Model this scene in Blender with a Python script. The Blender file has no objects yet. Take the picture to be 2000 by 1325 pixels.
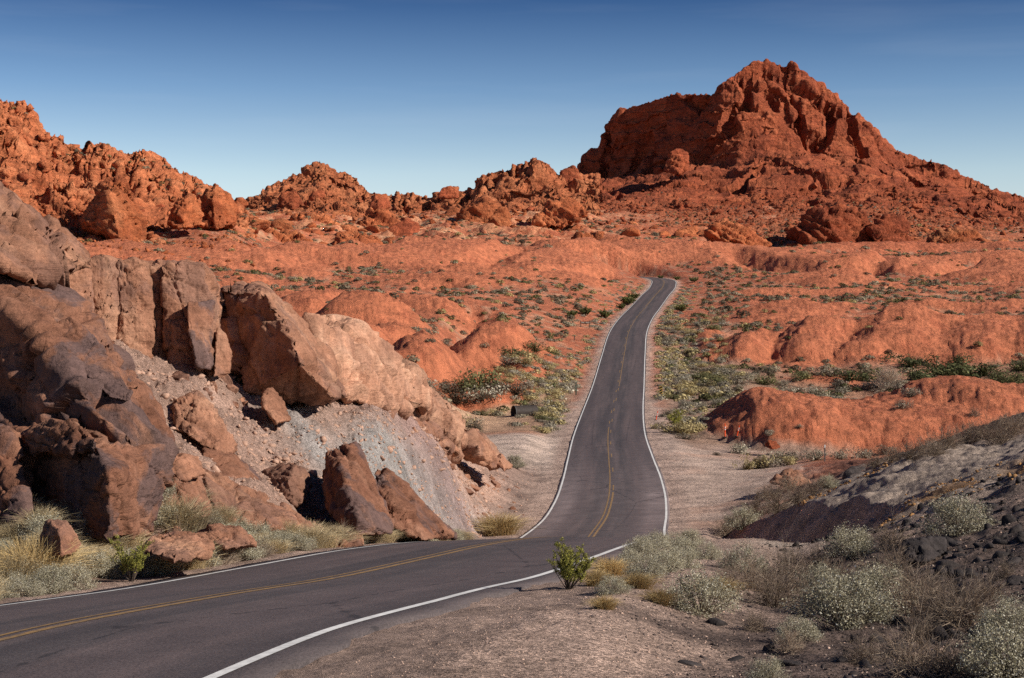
import bpy, bmesh, math, random
import numpy as np
from mathutils import Vector, Matrix

random.seed(7)
RNG = np.random.default_rng(11)
F, YH, CX = 3000.0, 600.0, 1000.0          # focal length and principal point in photograph pixels (2000 wide)
SC = bpy.context.scene
COL = SC.collection

# ------------------------------------------------------------------ noise
_p = np.random.default_rng(3).permutation(512).astype(np.int64)
_perm = np.concatenate([_p, _p, _p])
_g = np.random.default_rng(4).normal(size=(512, 3)); _g /= np.linalg.norm(_g, axis=1)[:, None]
_g = _g.astype(np.float32)
_rnd = np.random.default_rng(5).random((512, 4)).astype(np.float32)

def _hash(ix, iy, iz):
    return _perm[_perm[_perm[ix & 511] + (iy & 511)] + (iz & 511)]

def perlin(x, y, z=None):
    x = np.asarray(x, np.float64); y = np.asarray(y, np.float64)
    z = np.zeros_like(x) if z is None else np.asarray(z, np.float64)
    xi = np.floor(x).astype(np.int64); yi = np.floor(y).astype(np.int64); zi = np.floor(z).astype(np.int64)
    xf = (x - xi).astype(np.float32); yf = (y - yi).astype(np.float32); zf = (z - zi).astype(np.float32)
    u = xf*xf*xf*(xf*(xf*6-15)+10); v = yf*yf*yf*(yf*(yf*6-15)+10); w = zf*zf*zf*(zf*(zf*6-15)+10)
    def gr(dx, dy, dz):
        g = _g[_hash(xi+dx, yi+dy, zi+dz)]
        return g[..., 0]*(xf-dx) + g[..., 1]*(yf-dy) + g[..., 2]*(zf-dz)
    def lp(a, b, t): return a + t*(b-a)
    r = lp(lp(lp(gr(0,0,0), gr(1,0,0), u), lp(gr(0,1,0), gr(1,1,0), u), v),
           lp(lp(gr(0,0,1), gr(1,0,1), u), lp(gr(0,1,1), gr(1,1,1), u), v), w)
    return r*1.6

def fbm(x, y, z=None, o=4, gain=.5):
    s, a, f = 0, 1., 1.
    for i in range(o):
        s = s + a*perlin(x*f+i*17.3, y*f-i*9.1, None if z is None else z*f+i*5.7)
        a *= gain; f *= 2.03
    return s

def ridged(x, y, z=None, o=3):
    s, a, f = 0, 1., 1.
    for i in range(o):
        s = s + a*(1-np.abs(perlin(x*f+i*7.3, y*f+i*3.1, None if z is None else z*f)))
        a *= .5; f *= 2.1
    return s

def voro(P, size):
    """cellular noise in space: F1, F2, random value of the cell, tilt term"""
    q = P/size; ip = np.floor(q).astype(np.int64); n = len(P)
    f1 = np.full(n, 9., np.float32); f2 = np.full(n, 9., np.float32)
    rv = np.zeros(n, np.float32); tl = np.zeros(n, np.float32)
    for dx in (-1, 0, 1):
        for dy in (-1, 0, 1):
            for dz in (-1, 0, 1):
                h = _hash(ip[:, 0]+dx, ip[:, 1]+dy, ip[:, 2]+dz)
                r = _rnd[h]
                c = ip + np.array([dx, dy, dz]) + r[:, :3]
                dv = (q-c).astype(np.float32)
                d = np.sqrt((dv**2).sum(1))
                g = _g[(h*7+3) & 511]
                t = (dv*g).sum(1)
                new = d < f1
                f2 = np.where(new, f1, np.minimum(f2, d))
                rv = np.where(new, r[:, 3], rv); tl = np.where(new, t, tl)
                f1 = np.minimum(f1, d)
    return f1, f2, rv, tl

def sstep(a, b, x):
    t = np.clip((x-a)/(b-a), 0, 1); return t*t*(3-2*t)

# ------------------------------------------------------------------ objects
def mesh_obj(name, V, faces, mat, parent=None, smooth=True, col=None, attrs=None):
    me = bpy.data.meshes.new(name)
    V = np.asarray(V, np.float32)
    if isinstance(faces, np.ndarray):
        k = faces.shape[1]; nf = len(faces)
        me.vertices.add(len(V)); me.vertices.foreach_set('co', V.ravel())
        me.loops.add(nf*k); me.loops.foreach_set('vertex_index', faces.astype(np.int32).ravel())
        me.polygons.add(nf)
        me.polygons.foreach_set('loop_start', np.arange(0, nf*k, k, dtype=np.int32))
        me.polygons.foreach_set('loop_total', np.full(nf, k, np.int32))
        me.update(calc_edges=True)
    else:
        me.from_pydata([tuple(v) for v in V], [], [tuple(f) for f in faces]); me.update()
    if smooth:
        me.polygons.foreach_set('use_smooth', np.ones(len(me.polygons), bool))
    if col is not None:
        a = me.color_attributes.new('Col', 'FLOAT_COLOR', 'POINT')
        c = np.ones((len(V), 4), np.float32); c[:, :col.shape[1]] = col
        a.data.foreach_set('color', c.ravel())
    if mat: me.materials.append(mat)
    o = bpy.data.objects.new(name, me); COL.objects.link(o)
    if parent: o.parent = parent
    return o

def tag(o, label=None, cat=None, group=None, kind=None):
    if label: o['label'] = label
    if cat: o['category'] = cat
    if group: o['group'] = group
    if kind: o['kind'] = kind
    return o

def empty(name, loc, rz=0.):
    o = bpy.data.objects.new(name, None); COL.objects.link(o)
    o.location = loc; o.rotation_euler = (0, 0, rz); o.empty_display_size = .1
    return o

def copy_tree(o, parent=None):
    c = o.copy(); COL.objects.link(c)
    if parent: c.parent = parent
    for ch in list(o.children): copy_tree(ch, c)
    return c

def P(px, py, d):
    return np.array([(px-CX)/F*d, d, (YH-py)/F*d])

# ------------------------------------------------------------------ materials
class NT:
    def __init__(s, name):
        s.m = bpy.data.materials.new(name); s.m.use_nodes = True
        s.t = s.m.node_tree; s.t.nodes.clear()
        s.out = s.n('ShaderNodeOutputMaterial'); s.b = s.n('ShaderNodeBsdfPrincipled')
        s.l(s.b.outputs[0], s.out.inputs[0]); s.b.inputs['Specular IOR Level'].default_value = .2
        s.b.inputs['Roughness'].default_value = .9
    def n(s, t, **k):
        x = s.t.nodes.new(t)
        for a, v in k.items(): setattr(x, a, v)
        return x
    def l(s, a, b): s.t.links.new(a, b)
    def pos(s): return s.n('ShaderNodeNewGeometry').outputs['Position']
    def noise(s, vec, scale, detail=4, rough=.55, dist=0):
        x = s.n('ShaderNodeTexNoise'); x.inputs['Scale'].default_value = scale
        x.inputs['Detail'].default_value = detail; x.inputs['Roughness'].default_value = rough
        x.inputs['Distortion'].default_value = dist
        s.l(vec, x.inputs['Vector']); return x.outputs['Fac']
    def vor(s, vec, scale, feat='F1', out='Distance'):
        x = s.n('ShaderNodeTexVoronoi'); x.feature = feat; x.inputs['Scale'].default_value = scale
        s.l(vec, x.inputs['Vector']); return x.outputs[out]
    def ramp(s, fac, stops):
        x = s.n('ShaderNodeValToRGB'); e = x.color_ramp.elements
        while len(e) < len(stops): e.new(.5)
        for i, (p, c) in enumerate(stops):
            e[i].position = p; e[i].color = (*c, 1) if isinstance(c, tuple) else (c, c, c, 1)
        s.l(fac, x.inputs[0]); return x.outputs[0]
    def mix(s, fac, a, b, mode='MIX'):
        x = s.n('ShaderNodeMix', data_type='RGBA', blend_type=mode)
        for v, i in ((fac, 0), (a, 6), (b, 7)):
            if hasattr(v, 'links'): s.l(v, x.inputs[i])
            elif isinstance(v, tuple): x.inputs[i].default_value = (*v, 1)
            else: x.inputs[i].default_value = v
        return x.outputs[2]
    def math(s, op, a, b=0., clamp=False):
        x = s.n('ShaderNodeMath', operation=op); x.use_clamp = clamp
        for v, i in ((a, 0), (b, 1)):
            if hasattr(v, 'links'): s.l(v, x.inputs[i])
            else: x.inputs[i].default_value = v
        return x.outputs[0]
    def mapping(s, vec, scale=(1,1,1), rot=(0,0,0)):
        x = s.n('ShaderNodeMapping'); x.inputs['Scale'].default_value = scale; x.inputs['Rotation'].default_value = rot
        s.l(vec, x.inputs['Vector']); return x.outputs[0]
    def attr(s, name='Col'):
        x = s.n('ShaderNodeAttribute'); x.attribute_name = name; return x
    def bump(s, h, dist, strength=1., prev=None):
        x = s.n('ShaderNodeBump'); x.inputs['Distance'].default_value = dist; x.inputs['Strength'].default_value = strength
        s.l(h, x.inputs['Height'])
        if prev is not None: s.l(prev, x.inputs['Normal'])
        return x.outputs[0]
    def fin(s, color, normal=None, rough=None):
        if isinstance(color, tuple): s.b.inputs['Base Color'].default_value = (*color, 1)
        else: s.l(color, s.b.inputs['Base Color'])
        if normal is not None: s.l(normal, s.b.inputs['Normal'])
        if rough is not None: s.b.inputs['Roughness'].default_value = rough
        return s.m

def mat_ground():
    t = NT('ground'); p = t.pos(); a = t.attr('Col'); c = a.outputs['Color']
    n1 = t.ramp(t.noise(p, .45, 6, .6), [(.3, .62), (.7, 1.3)])
    n2 = t.ramp(t.noise(p, 5., 5, .65), [(.3, .72), (.7, 1.26)])
    c = t.mix(1., c, n1, 'MULTIPLY'); c = t.mix(1., c, n2, 'MULTIPLY')
    # stones in the gravel: every cell its own grey, alpha = how stony the spot is
    cell = t.n('ShaderNodeTexVoronoi'); cell.inputs['Scale'].default_value = 44; t.l(p, cell.inputs['Vector'])
    sep = t.n('ShaderNodeSeparateColor'); t.l(cell.outputs['Color'], sep.inputs[0])
    st = t.ramp(sep.outputs[0], [(0., .35), (.5, .95), (1., 1.9)])
    cell2 = t.n('ShaderNodeTexVoronoi'); cell2.inputs['Scale'].default_value = 9; t.l(p, cell2.inputs['Vector'])
    sep2 = t.n('ShaderNodeSeparateColor'); t.l(cell2.outputs['Color'], sep2.inputs[0])
    st2 = t.ramp(sep2.outputs[1], [(0., .82), (.5, .98), (1., 1.2)])
    al = a.outputs['Alpha']
    c = t.mix(al, c, t.mix(1., t.mix(1., c, st, 'MULTIPLY'), st2, 'MULTIPLY'))
    hgt = t.math('MULTIPLY', t.noise(p, 1.1, 9, .7), t.math('SUBTRACT', 1., t.math('MULTIPLY', al, .75)))
    b = t.bump(hgt, 1.0, .9)
    b = t.bump(t.math('MULTIPLY', t.vor(p, .75), t.math('SUBTRACT', 1., al)), .5, .5, b)
    b = t.bump(t.noise(p, 30., 5, .75), .03, .9, b)
    return t.fin(c, b, .95)

def mat_redrock(name, cols, scale=1., bump=1., sand=None):
    t = NT(name); p = t.pos()
    oi = t.n('ShaderNodeObjectInfo').outputs['Random']
    c = t.ramp(t.noise(p, .055*scale, 7, .62, .3), [(.28, cols[0]), (.5, cols[1]), (.72, cols[2])])
    c = t.mix(1., c, t.ramp(t.noise(p, .6*scale, 7, .7), [(.3, .6), (.7, 1.35)]), 'MULTIPLY')
    z = t.mapping(p, (.12, .12, 1.1), (.12, .2, 0))
    c = t.mix(1., c, t.ramp(t.noise(z, .9*scale, 5, .6), [(.35, .74), (.65, 1.15)]), 'MULTIPLY')
    c = t.mix(1., c, t.ramp(oi, [(0., .8), (1., 1.18)]), 'MULTIPLY')
    if sand:
        c = t.mix(t.attr('Col').outputs['Color'], c, t.mix(1., sand, t.ramp(t.noise(p, .12, 7, .65), [(.3, .72), (.7, 1.18)]), 'MULTIPLY'))
    h = t.noise(p, .35*scale, 10, .68)
    b = t.bump(h, 3.5/scale*bump, .9)
    b = t.bump(t.noise(z, .8*scale, 6, .6), .8/scale*bump, .6, b)
    return t.fin(c, b, .95)

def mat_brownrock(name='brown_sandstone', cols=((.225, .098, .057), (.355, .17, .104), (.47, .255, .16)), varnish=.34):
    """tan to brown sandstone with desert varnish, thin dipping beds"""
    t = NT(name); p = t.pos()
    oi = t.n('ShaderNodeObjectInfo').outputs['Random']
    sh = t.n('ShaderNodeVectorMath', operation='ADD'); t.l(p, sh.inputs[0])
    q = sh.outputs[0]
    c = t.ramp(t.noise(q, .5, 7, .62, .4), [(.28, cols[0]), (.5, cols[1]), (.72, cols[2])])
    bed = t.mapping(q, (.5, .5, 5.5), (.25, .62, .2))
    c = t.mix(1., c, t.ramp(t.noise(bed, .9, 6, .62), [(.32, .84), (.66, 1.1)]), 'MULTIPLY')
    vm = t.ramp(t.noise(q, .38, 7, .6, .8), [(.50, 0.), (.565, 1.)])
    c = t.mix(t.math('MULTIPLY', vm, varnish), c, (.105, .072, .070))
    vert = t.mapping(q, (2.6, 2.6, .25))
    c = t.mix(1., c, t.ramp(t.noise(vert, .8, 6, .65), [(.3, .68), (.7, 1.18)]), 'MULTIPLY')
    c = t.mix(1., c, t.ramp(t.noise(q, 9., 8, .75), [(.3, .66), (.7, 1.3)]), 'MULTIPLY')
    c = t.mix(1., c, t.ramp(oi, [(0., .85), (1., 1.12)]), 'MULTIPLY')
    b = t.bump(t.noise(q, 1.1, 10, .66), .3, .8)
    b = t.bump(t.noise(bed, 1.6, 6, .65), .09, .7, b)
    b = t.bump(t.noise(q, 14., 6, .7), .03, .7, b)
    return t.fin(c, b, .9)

def mat_simple(name, col, var=.3, sc=3., rough=.9, bump=0., objvar=.2):
    t = NT(name); p = t.pos()
    c = t.mix(1., col, t.ramp(t.noise(p, sc, 5, .65), [(.3, 1-var), (.7, 1+var)]), 'MULTIPLY')
    if objvar:
        oi = t.n('ShaderNodeObjectInfo').outputs['Random']
        c = t.mix(1., c, t.ramp(oi, [(0., 1-objvar), (1., 1+objvar)]), 'MULTIPLY')
    b = t.bump(t.noise(p, sc*2, 8, .7), bump, .8) if bump else None
    return t.fin(c, b, rough)

def mat_leaf(name, trans=.25, objvar=.18):
    """colour per leaf from the mesh, a little light through the leaf"""
    t = NT(name); c = t.attr('Col').outputs['Color']
    oi = t.n('ShaderNodeObjectInfo').outputs['Random']
    c = t.mix(1., c, t.ramp(oi, [(0., 1-objvar), (1., 1+objvar)]), 'MULTIPLY')
    t.fin(c, None, .75)
    if trans:
        tr = t.n('ShaderNodeBsdfTranslucent'); t.l(c, tr.inputs[0])
        mx = t.n('ShaderNodeMixShader'); mx.inputs[0].default_value = trans
        t.l(t.b.outputs[0], mx.inputs[1]); t.l(tr.outputs[0], mx.inputs[2]); t.l(mx.outputs[0], t.out.inputs[0])
    return t.m

def mat_road():
    t = NT('asphalt'); p = t.pos(); a = t.attr('Col')
    sep = t.n('ShaderNodeSeparateColor'); t.l(a.outputs['Color'], sep.inputs[0])
    s = sep.outputs[0]                       # lateral offset 0..1 across the road
    along = sep.outputs[1]
    cb = t.n('ShaderNodeCombineXYZ'); t.l(t.math('MULTIPLY', s, 7.7), cb.inputs[0]); t.l(t.math('MULTIPLY', along, 500.), cb.inputs[1])
    str_ = t.mapping(cb.outputs[0], (1.1, .035, 1))
    c = t.ramp(t.noise(str_, 1.2, 5, .6), [(.34, (.034, .030, .031)), (.5, (.056, .047, .046)), (.66, (.108, .080, .074))])
    # wheel tracks polished a little paler and redder
    tr = t.ramp(s, [(0., .25), (.2, .9), (.28, 1.), (.38, .35), (.5, .55)])
    tr2 = t.ramp(s, [(.5, .5), (.62, .3), (.72, 1.), (.8, .9), (1., .25)])
    trk = t.math('MINIMUM', t.math('ADD', t.math('MULTIPLY', tr, t.math('LESS_THAN', s, .5)), t.math('MULTIPLY', tr2, t.math('GREATER_THAN', s, .5))), 1.)
    c = t.mix(t.math('MULTIPLY', trk, .6), c, (.115, .082, .077))
    dust = t.math('MULTIPLY', sep.outputs[2], t.ramp(t.noise(p, .5, 6, .65), [(.3, .3), (.7, 1.)]))
    c = t.mix(dust, c, (.26, .2, .19))
    c = t.mix(1., c, t.ramp(t.noise(p, 34., 4, .75), [(.3, .4), (.7, 1.7)]), 'MULTIPLY')
    c = t.mix(1., c, t.ramp(t.noise(p, 1.1, 5, .6), [(.3, .85), (.7, 1.15)]), 'MULTIPLY')
    cr = t.vor(t.mapping(cb.outputs[0], (.17, .05, 1)), 1., 'DISTANCE_TO_EDGE')
    wob = t.noise(p, 2.5, 4, .6)
    crk = t.ramp(t.math('ADD', cr, t.math('MULTIPLY', t.math('SUBTRACT', wob, .5), .05)), [(0., 1.), (.0022, .8), (.0036, 0.)])
    c = t.mix(t.math('MULTIPLY', crk, .6), c, (.016, .014, .014))
    b = t.bump(t.noise(p, 70., 3, .7), .008, .8)
    t.b.inputs['Specular IOR Level'].default_value = .35
    return t.fin(c, b, .72)

def mat_paint(name, col, wear=.35):
    t = NT(name); p = t.pos()
    w = t.ramp(t.noise(p, 9., 6, .7), [(.5-wear*.3, 0.), (.62, 1.)])
    c = t.mix(1., col, t.ramp(t.noise(p, .8, 5, .6), [(.3, .8), (.7, 1.1)]), 'MULTIPLY')
    c = t.mix(t.math('MULTIPLY', w, wear), c, (.09, .075, .07))
    return t.fin(c, None, .7)

M = dict(
    ground=mat_ground(),
    redrock=mat_redrock('red_sandstone', [(.24, .055, .026), (.40, .098, .042), (.55, .165, .068)]),
    orange=mat_redrock('orange_sandstone', [(.33, .085, .036), (.50, .145, .056), (.64, .23, .1)]),
    redhill=mat_redrock('red_hillside', [(.21, .05, .025), (.37, .092, .04), (.52, .155, .068)], sand=(.52, .185, .09)),
    orangehill=mat_redrock('orange_hillside', [(.36, .098, .042), (.52, .165, .07), (.65, .25, .115)], sand=(.60, .25, .125)),
    brown=mat_brownrock(),
    varnish=mat_brownrock('varnished_shaded_sandstone', ((.155, .063, .037), (.25, .113, .068), (.37, .19, .122)), .78),  # desert varnish, its palette darkened further to paint in the left outcrop's shade
    sunlitrock=mat_brownrock('sunlit_tone_sandstone', ((.32, .15, .092), (.46, .24, .152), (.58, .34, .225)), .16),  # brown sandstone lightened: sunlight painted into the colour of ridge and spine
    black=mat_simple('black_stone', (.045, .036, .034), .4, 4., .85, .06),
    ochre=mat_simple('ochre_stone', (.30, .16, .065), .35, 5., .9, .04),
    talus=mat_simple('talus_stone', (.44, .27, .195), .35, 6., .9, .03, .25),
    redstone=mat_simple('red_stone', (.42, .12, .055), .3, 4., .9, .04),
    gravel=mat_leaf('gravel_stone', 0, 0),
    leaf=mat_leaf('leaves'), twig=mat_leaf('twigs', .12), road=mat_road(),
    white=mat_paint('white_road_paint', (.76, .74, .71), .3), yellow=mat_paint('yellow_road_paint', (.43, .245, .075), .8),
    steel=mat_simple('galvanised_steel', (.10, .10, .10), .3, 6., .5, .0, 0),
    rust=mat_simple('dark_corrugated_steel', (.06, .048, .042), .4, 5., .6, .0, 0),
    orangep=mat_simple('orange_plastic', (.80, .085, .02), .1, 3., .45, .0, 0),
    blackp=mat_simple('black_paint', (.02, .02, .02), .1, 3., .5, .0, 0),
    rubber=mat_simple('black_rubber', (.03, .03, .03), .2, 3., .8, .0, 0),
    yellowp=mat_simple('yellow_sign_paint', (.62, .42, .10), .1, 3., .5, .0, 0),
    brownp=mat_simple('brown_sign_paint', (.075, .035, .022), .15, 3., .6, .0, 0),
    cream=mat_simple('cream_lettering', (.62, .57, .48), .1, 3., .6, .0, 0),
    greenp=mat_simple('green_post_paint', (.03, .06, .045), .2, 3., .6, .0, 0),
    wood=mat_simple('weathered_wood', (.10, .07, .055), .3, 8., .9, .01, 0),
)
# ------------------------------------------------------------------ road line (plan x, height, bank) by distance
RK = np.array([2, 5, 8, 12, 16, 20, 25, 30, 36, 43, 50, 58, 66, 75, 85, 95, 105, 120, 145, 173, 199, 240, 277, 310, 341, 380, 419, 440, 462, 480.])
RX = np.array([-8.4, -7.7, -6.96, -6.01, -5.06, -4.03, -2.97, -1.91, -.71, .47, 1.46, 2.42, 3.24, 4.07, 5.17, 6.11, 6.81, 7.68, 9.19, 11.4, 13.74, 17.42, 20.97, 25.04, 29.48, 35.3, 41.26, 43.2, 41., 33.])
RZ = np.array([-2.6, -2.75, -2.93, -3.15, -3.38, -3.79, -4.41, -4.94, -5.58, -6.47, -7.48, -8.7, -9.98, -10.92, -11.52, -11.68, -11.74, -11.9, -11.97, -11.43, -10.29, -7.43, -4.44, -2.17, -.15, 2.79, 5.91, 7.7, 9.0, 9.9])
RB = np.array([.09, .088, .087, .081, .076, .069, .059, .05, .042, .037, .036, .036, .037, .039, .04, .041, .041, .04, .037, .033, .029, .021, .014, .006, -.001, -.011, -.021, -.025, -.03, -.03])
def catmull(K, V, q):
    # smooth monotone-ish hermite through the stations
    m = np.gradient(V, K); i = np.clip(np.searchsorted(K, q)-1, 0, len(K)-2)
    h = K[i+1]-K[i]; t = (q-K[i])/h
    return (2*t**3-3*t**2+1)*V[i]+(t**3-2*t**2+t)*h*m[i]+(-2*t**3+3*t**2)*V[i+1]+(t**3-t**2)*h*m[i+1]
_rd = np.concatenate([np.arange(2, 60, .25), np.arange(60, 480.1, 1.)])
_rx, _rz, _rb = (catmull(RK, v, _rd) for v in (RX, RZ, RB))
_tx = np.gradient(_rx, _rd); _n = np.sqrt(1+_tx*_tx); _nx, _ny = 1/_n, -_tx/_n
_rs = np.concatenate([[0], np.cumsum(np.hypot(np.diff(_rx), np.diff(_rd)))])
def road_point(i, off, lift=0.):
    crown = -.07*np.minimum(np.abs(off)/3.35, 1.25)
    return np.stack([_rx[i]+_nx[i]*off, _rd[i]+_ny[i]*off, _rz[i]+_rb[i]*off+crown+lift], -1)
def road_at(X, Y):
    d = np.clip(Y, 2, 480)
    for _ in range(2):
        x = np.interp(d, _rd, _rx); tx = np.interp(d, _rd, _tx)
        off = (X-x)/np.sqrt(1+tx*tx); d = np.clip(Y+off*tx/np.sqrt(1+tx*tx), 2, 480)
    off = (X-np.interp(d, _rd, _rx))/np.sqrt(1+np.interp(d, _rd, _tx)**2)
    z = np.interp(d, _rd, _rz)+np.interp(d, _rd, _rb)*np.clip(off, -6, 6)-.07
    # beyond the bend the road has left to the side: no road there
    off = np.where(Y > 482, 99., off)
    return off, z

# ------------------------------------------------------------------ base ground: thin-plate surface through surveyed points
A = []          # (px, distance, height)
def a(px, py, d): A.append((px, d, (YH-py)/F*d))
for px, z in ((-500, -2.5), (300, -2.5), (1000, -2.05), (1700, -1.9), (2500, -1.8)): A.append((px, 3., z))
for px, z in ((1000, -2.6), (1500, -2.45), (2000, -2.2), (2500, -1.9)): A.append((px, 8., z))
for k in range(2, len(RK)-3, 1):
    for off in (-5.5, 5.5):
        A.append((CX+F*(RX[k]+off)/RK[k], RK[k], RZ[k]+RB[k]*np.clip(off, -5, 5)-.1))
for v in [(1000,1325,12.9),(1300,1325,12.8),(1600,1325,12.4),(2000,1325,11.6),(2400,1325,11),(1300,1240,17.5),(1500,1215,19),(1800,1200,18.5),(2050,1160,18),(2400,1100,18),
          (1240,1105,31),(1330,1075,36),(1420,1100,31),(1500,1115,30),(1700,1050,32),(1950,965,33),(2300,900,33),
          (1650,1030,42),(1800,960,46),(2000,890,50),(2300,800,52),
          (1610,975,57),(1700,930,60),(1800,892,62),(1900,880,64),(2000,862,66),(2300,760,70),
          (1520,1000,62),(1400,1045,58),(1480,1015,72),(1620,935,88),
          (1340,1020,83),(1450,985,86),(1400,950,100),(1500,905,118),(1350,882,128),(1610,900,110),(1750,893,104),(1900,845,96),(2000,806,96),(2300,700,100),
          (1450,878,135),(1700,895,130),(1950,870,128),(2300,850,130),
          (1330,835,152),(1360,800,172),(1420,762,190),(1320,705,240),(1500,742,215),(1700,738,220),(1950,748,215),(2300,740,215),
          (1450,705,240),(1600,715,237),(1850,705,240),(2300,700,240),(1430,648,268),(1600,640,272),(1800,634,272),(2000,632,272),(2300,630,272),
          (1400,605,330),(1600,592,340),(1900,590,340),(2300,590,340),(1430,560,400),(1800,556,400),(2300,550,400),
          (1380,512,490),(1600,505,500),(1900,512,500),(2300,500,500),(1300,482,560),(1500,472,620),(1800,472,620),(2300,450,620),
          (1300,412,730),(1500,405,720),(1700,430,700),(1900,440,700),(2300,430,700),(1150,405,740),
          # left side
          (0,1118,24),(-300,1130,22),(100,1062,29),(350,1025,34),(600,1035,40),(700,1050,41),(850,1045,51),(-300,1060,28),
          (1000,1005,80),(1020,935,103),(950,862,134),(1050,880,125),(1060,852,140),(985,880,124),(880,868,124),
          (1090,800,176),(1030,815,164),(930,805,172),(890,838,150),(1050,752,197),(900,772,190),(1100,700,225),(1150,635,290),(850,742,180),
          (300,770,46.5),(300,692,51.5),(450,810,50.5),(600,862,52.5),(750,862,59),(900,960,70),(520,960,43.5),(490,775,55.5),(380,950,40),(180,800,44),(0,700,46),(-300,650,46),
          (680,788,62.5),(800,815,70.5),(600,770,60),(380,706,52.5),(200,650,50.5),(0,560,56),(-300,500,58),
          (300,530,66),(200,520,68),(0,470,64),(500,640,72),(600,700,72),(700,745,78),(800,795,90),(880,865,104),(450,620,72),
          (300,640,110),(0,560,110),(-300,500,110),(600,720,125),(750,780,128),
          (650,655,220),(750,690,195),(900,615,260),(650,602,270),(300,580,250),(0,540,250),(-300,520,250),(700,562,330),(1000,592,300),(1150,580,340),(1190,557,400),(1000,532,400),(700,515,400),
          (450,520,350),(300,500,370),(1000,492,500),(700,492,500),(500,478,460),(150,470,390),(450,445,450),(-300,460,380),(800,452,600),(1100,452,620),(600,422,700),(900,412,750),(1150,500,500)]:
    a(*v)
for px in (-500, 0, 500, 1000, 1500, 2000, 2500):
    A.append((px, 1100., 40.)); A.append((px, 1500., 20.))
A = np.array(A, float)
def feat(px, d): return np.stack([np.clip(px, -500, 2500)/330., np.log(d)*1.9], -1)
AF = feat(A[:, 0], A[:, 1])
def _U(r2): return r2*np.log(r2+1e-9)*.5
def tps_fit():
    n = len(AF); D = ((AF[:, None]-AF[None])**2).sum(-1); K = _U(D)+np.eye(n)*2e-3
    Pm = np.concatenate([np.ones((n, 1)), AF], 1)
    L = np.zeros((n+3, n+3)); L[:n, :n] = K; L[:n, n:] = Pm; L[n:, :n] = Pm.T
    return np.linalg.solve(L, np.concatenate([A[:, 2]/A[:, 1], np.zeros(3)]))   # fit the slope of sight: smooth near and far
W = tps_fit()
def tps(px, d):
    q = feat(px, d); out = np.empty(len(q))
    for s in range(0, len(q), 60000):
        e = q[s:s+60000]
        D = ((e[:, None, 0]-AF[None, :, 0])**2+(e[:, None, 1]-AF[None, :, 1])**2)
        out[s:s+60000] = _U(D)@W[:-3]+W[-3]+e@W[-2:]
    return out*d

# mounds of the badlands: px, distance, half width across, half depth, height, flatness
MOUNDS = [(965,222,10.5,15,4.6,2.2),(1040,205,7,12,3.2,2),(715,238,10,12,4.2,2.2),(800,212,9,14,3.0,2),(880,186,14,15,4.4,2.2),(760,196,10,12,2.8,2),(620,262,9,12,3.4,2),
          (1450,246,8.5,13,3.6,2.6),(1590,250,13,15,3.6,3.2),(1760,252,16,15,3.8,4),(1930,250,19,16,4.0,4),(2080,250,19,16,4.,4),(1385,262,5,9,2.,2),
          (880,455,38,40,6.5,2),(1090,460,22,36,5.,2),(640,400,16,24,5.,2),(760,420,18,26,5.,2),(540,380,16,22,3.6,2),(1300,520,26,34,6.5,2),(1180,500,24,30,4,2),(1480,500,26,30,6.,2.),(1560,470,16,24,4.2,2),
          (1680,460,26,18,4.6,2.6),(1860,450,24,18,4.6,2.6),(1980,430,20,18,4,2.6),(370,370,26,24,3.4,2),(960,380,18,20,2.6,2),(1120,390,16,20,2.4,2),(1240,470,14,18,3.,2),
          (1690,153,14.5,18,4.0,3.4),(1530,150,9,15,4.4,4.),(1850,165,11,20,6.0,2),(1790,160,10,18,4.8,2),(1960,164,11,18,5.0,2.2),(2080,160,12,18,4.2,2.2),(1445,148,5.2,10,3.6,5.)]
RAVINES = [([(935,275),(918,245),(895,226),(850,214)], 3.4, 5.), ([(1120,245),(1075,222),(990,212),(930,204)], 2.8, 4.), ([(800,205),(770,190),(735,178)], 2.4, 4.), ([(700,262),(640,246),(590,236)], 2.2, 4.5), ([(980,198),(930,180),(890,172)], 2., 3.5),
           ([(1420,262),(1405,248),(1400,238)], 1.6, 3.5), ([(1530,262),(1512,246),(1505,236)], 1.9, 4.), ([(1690,268),(1655,248),(1640,238)], 1.5, 4.5), ([(1850,268),(1838,252),(1835,240)], .9, 4.), ([(1985,266),(1990,248),(1980,238)], .9, 4.),
           ([(760,470),(700,430),(600,410)], 4., 8.), ([(1020,470),(960,430),(900,400),(860,380)], 3.6, 7.), ([(1180,430),(1140,410),(1060,395)], 3., 6.), ([(1430,500),(1480,470),(1560,450)], 3.6, 7.), ([(1760,500),(1740,470),(1700,440)], 3.4, 6.), ([(1930,480),(1900,455),(1850,435)], 3.4, 6.), ([(560,320),(500,310),(430,300)], 2.6, 6.), ([(870,330),(800,310),(720,300)], 2.6, 6.)]
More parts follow.
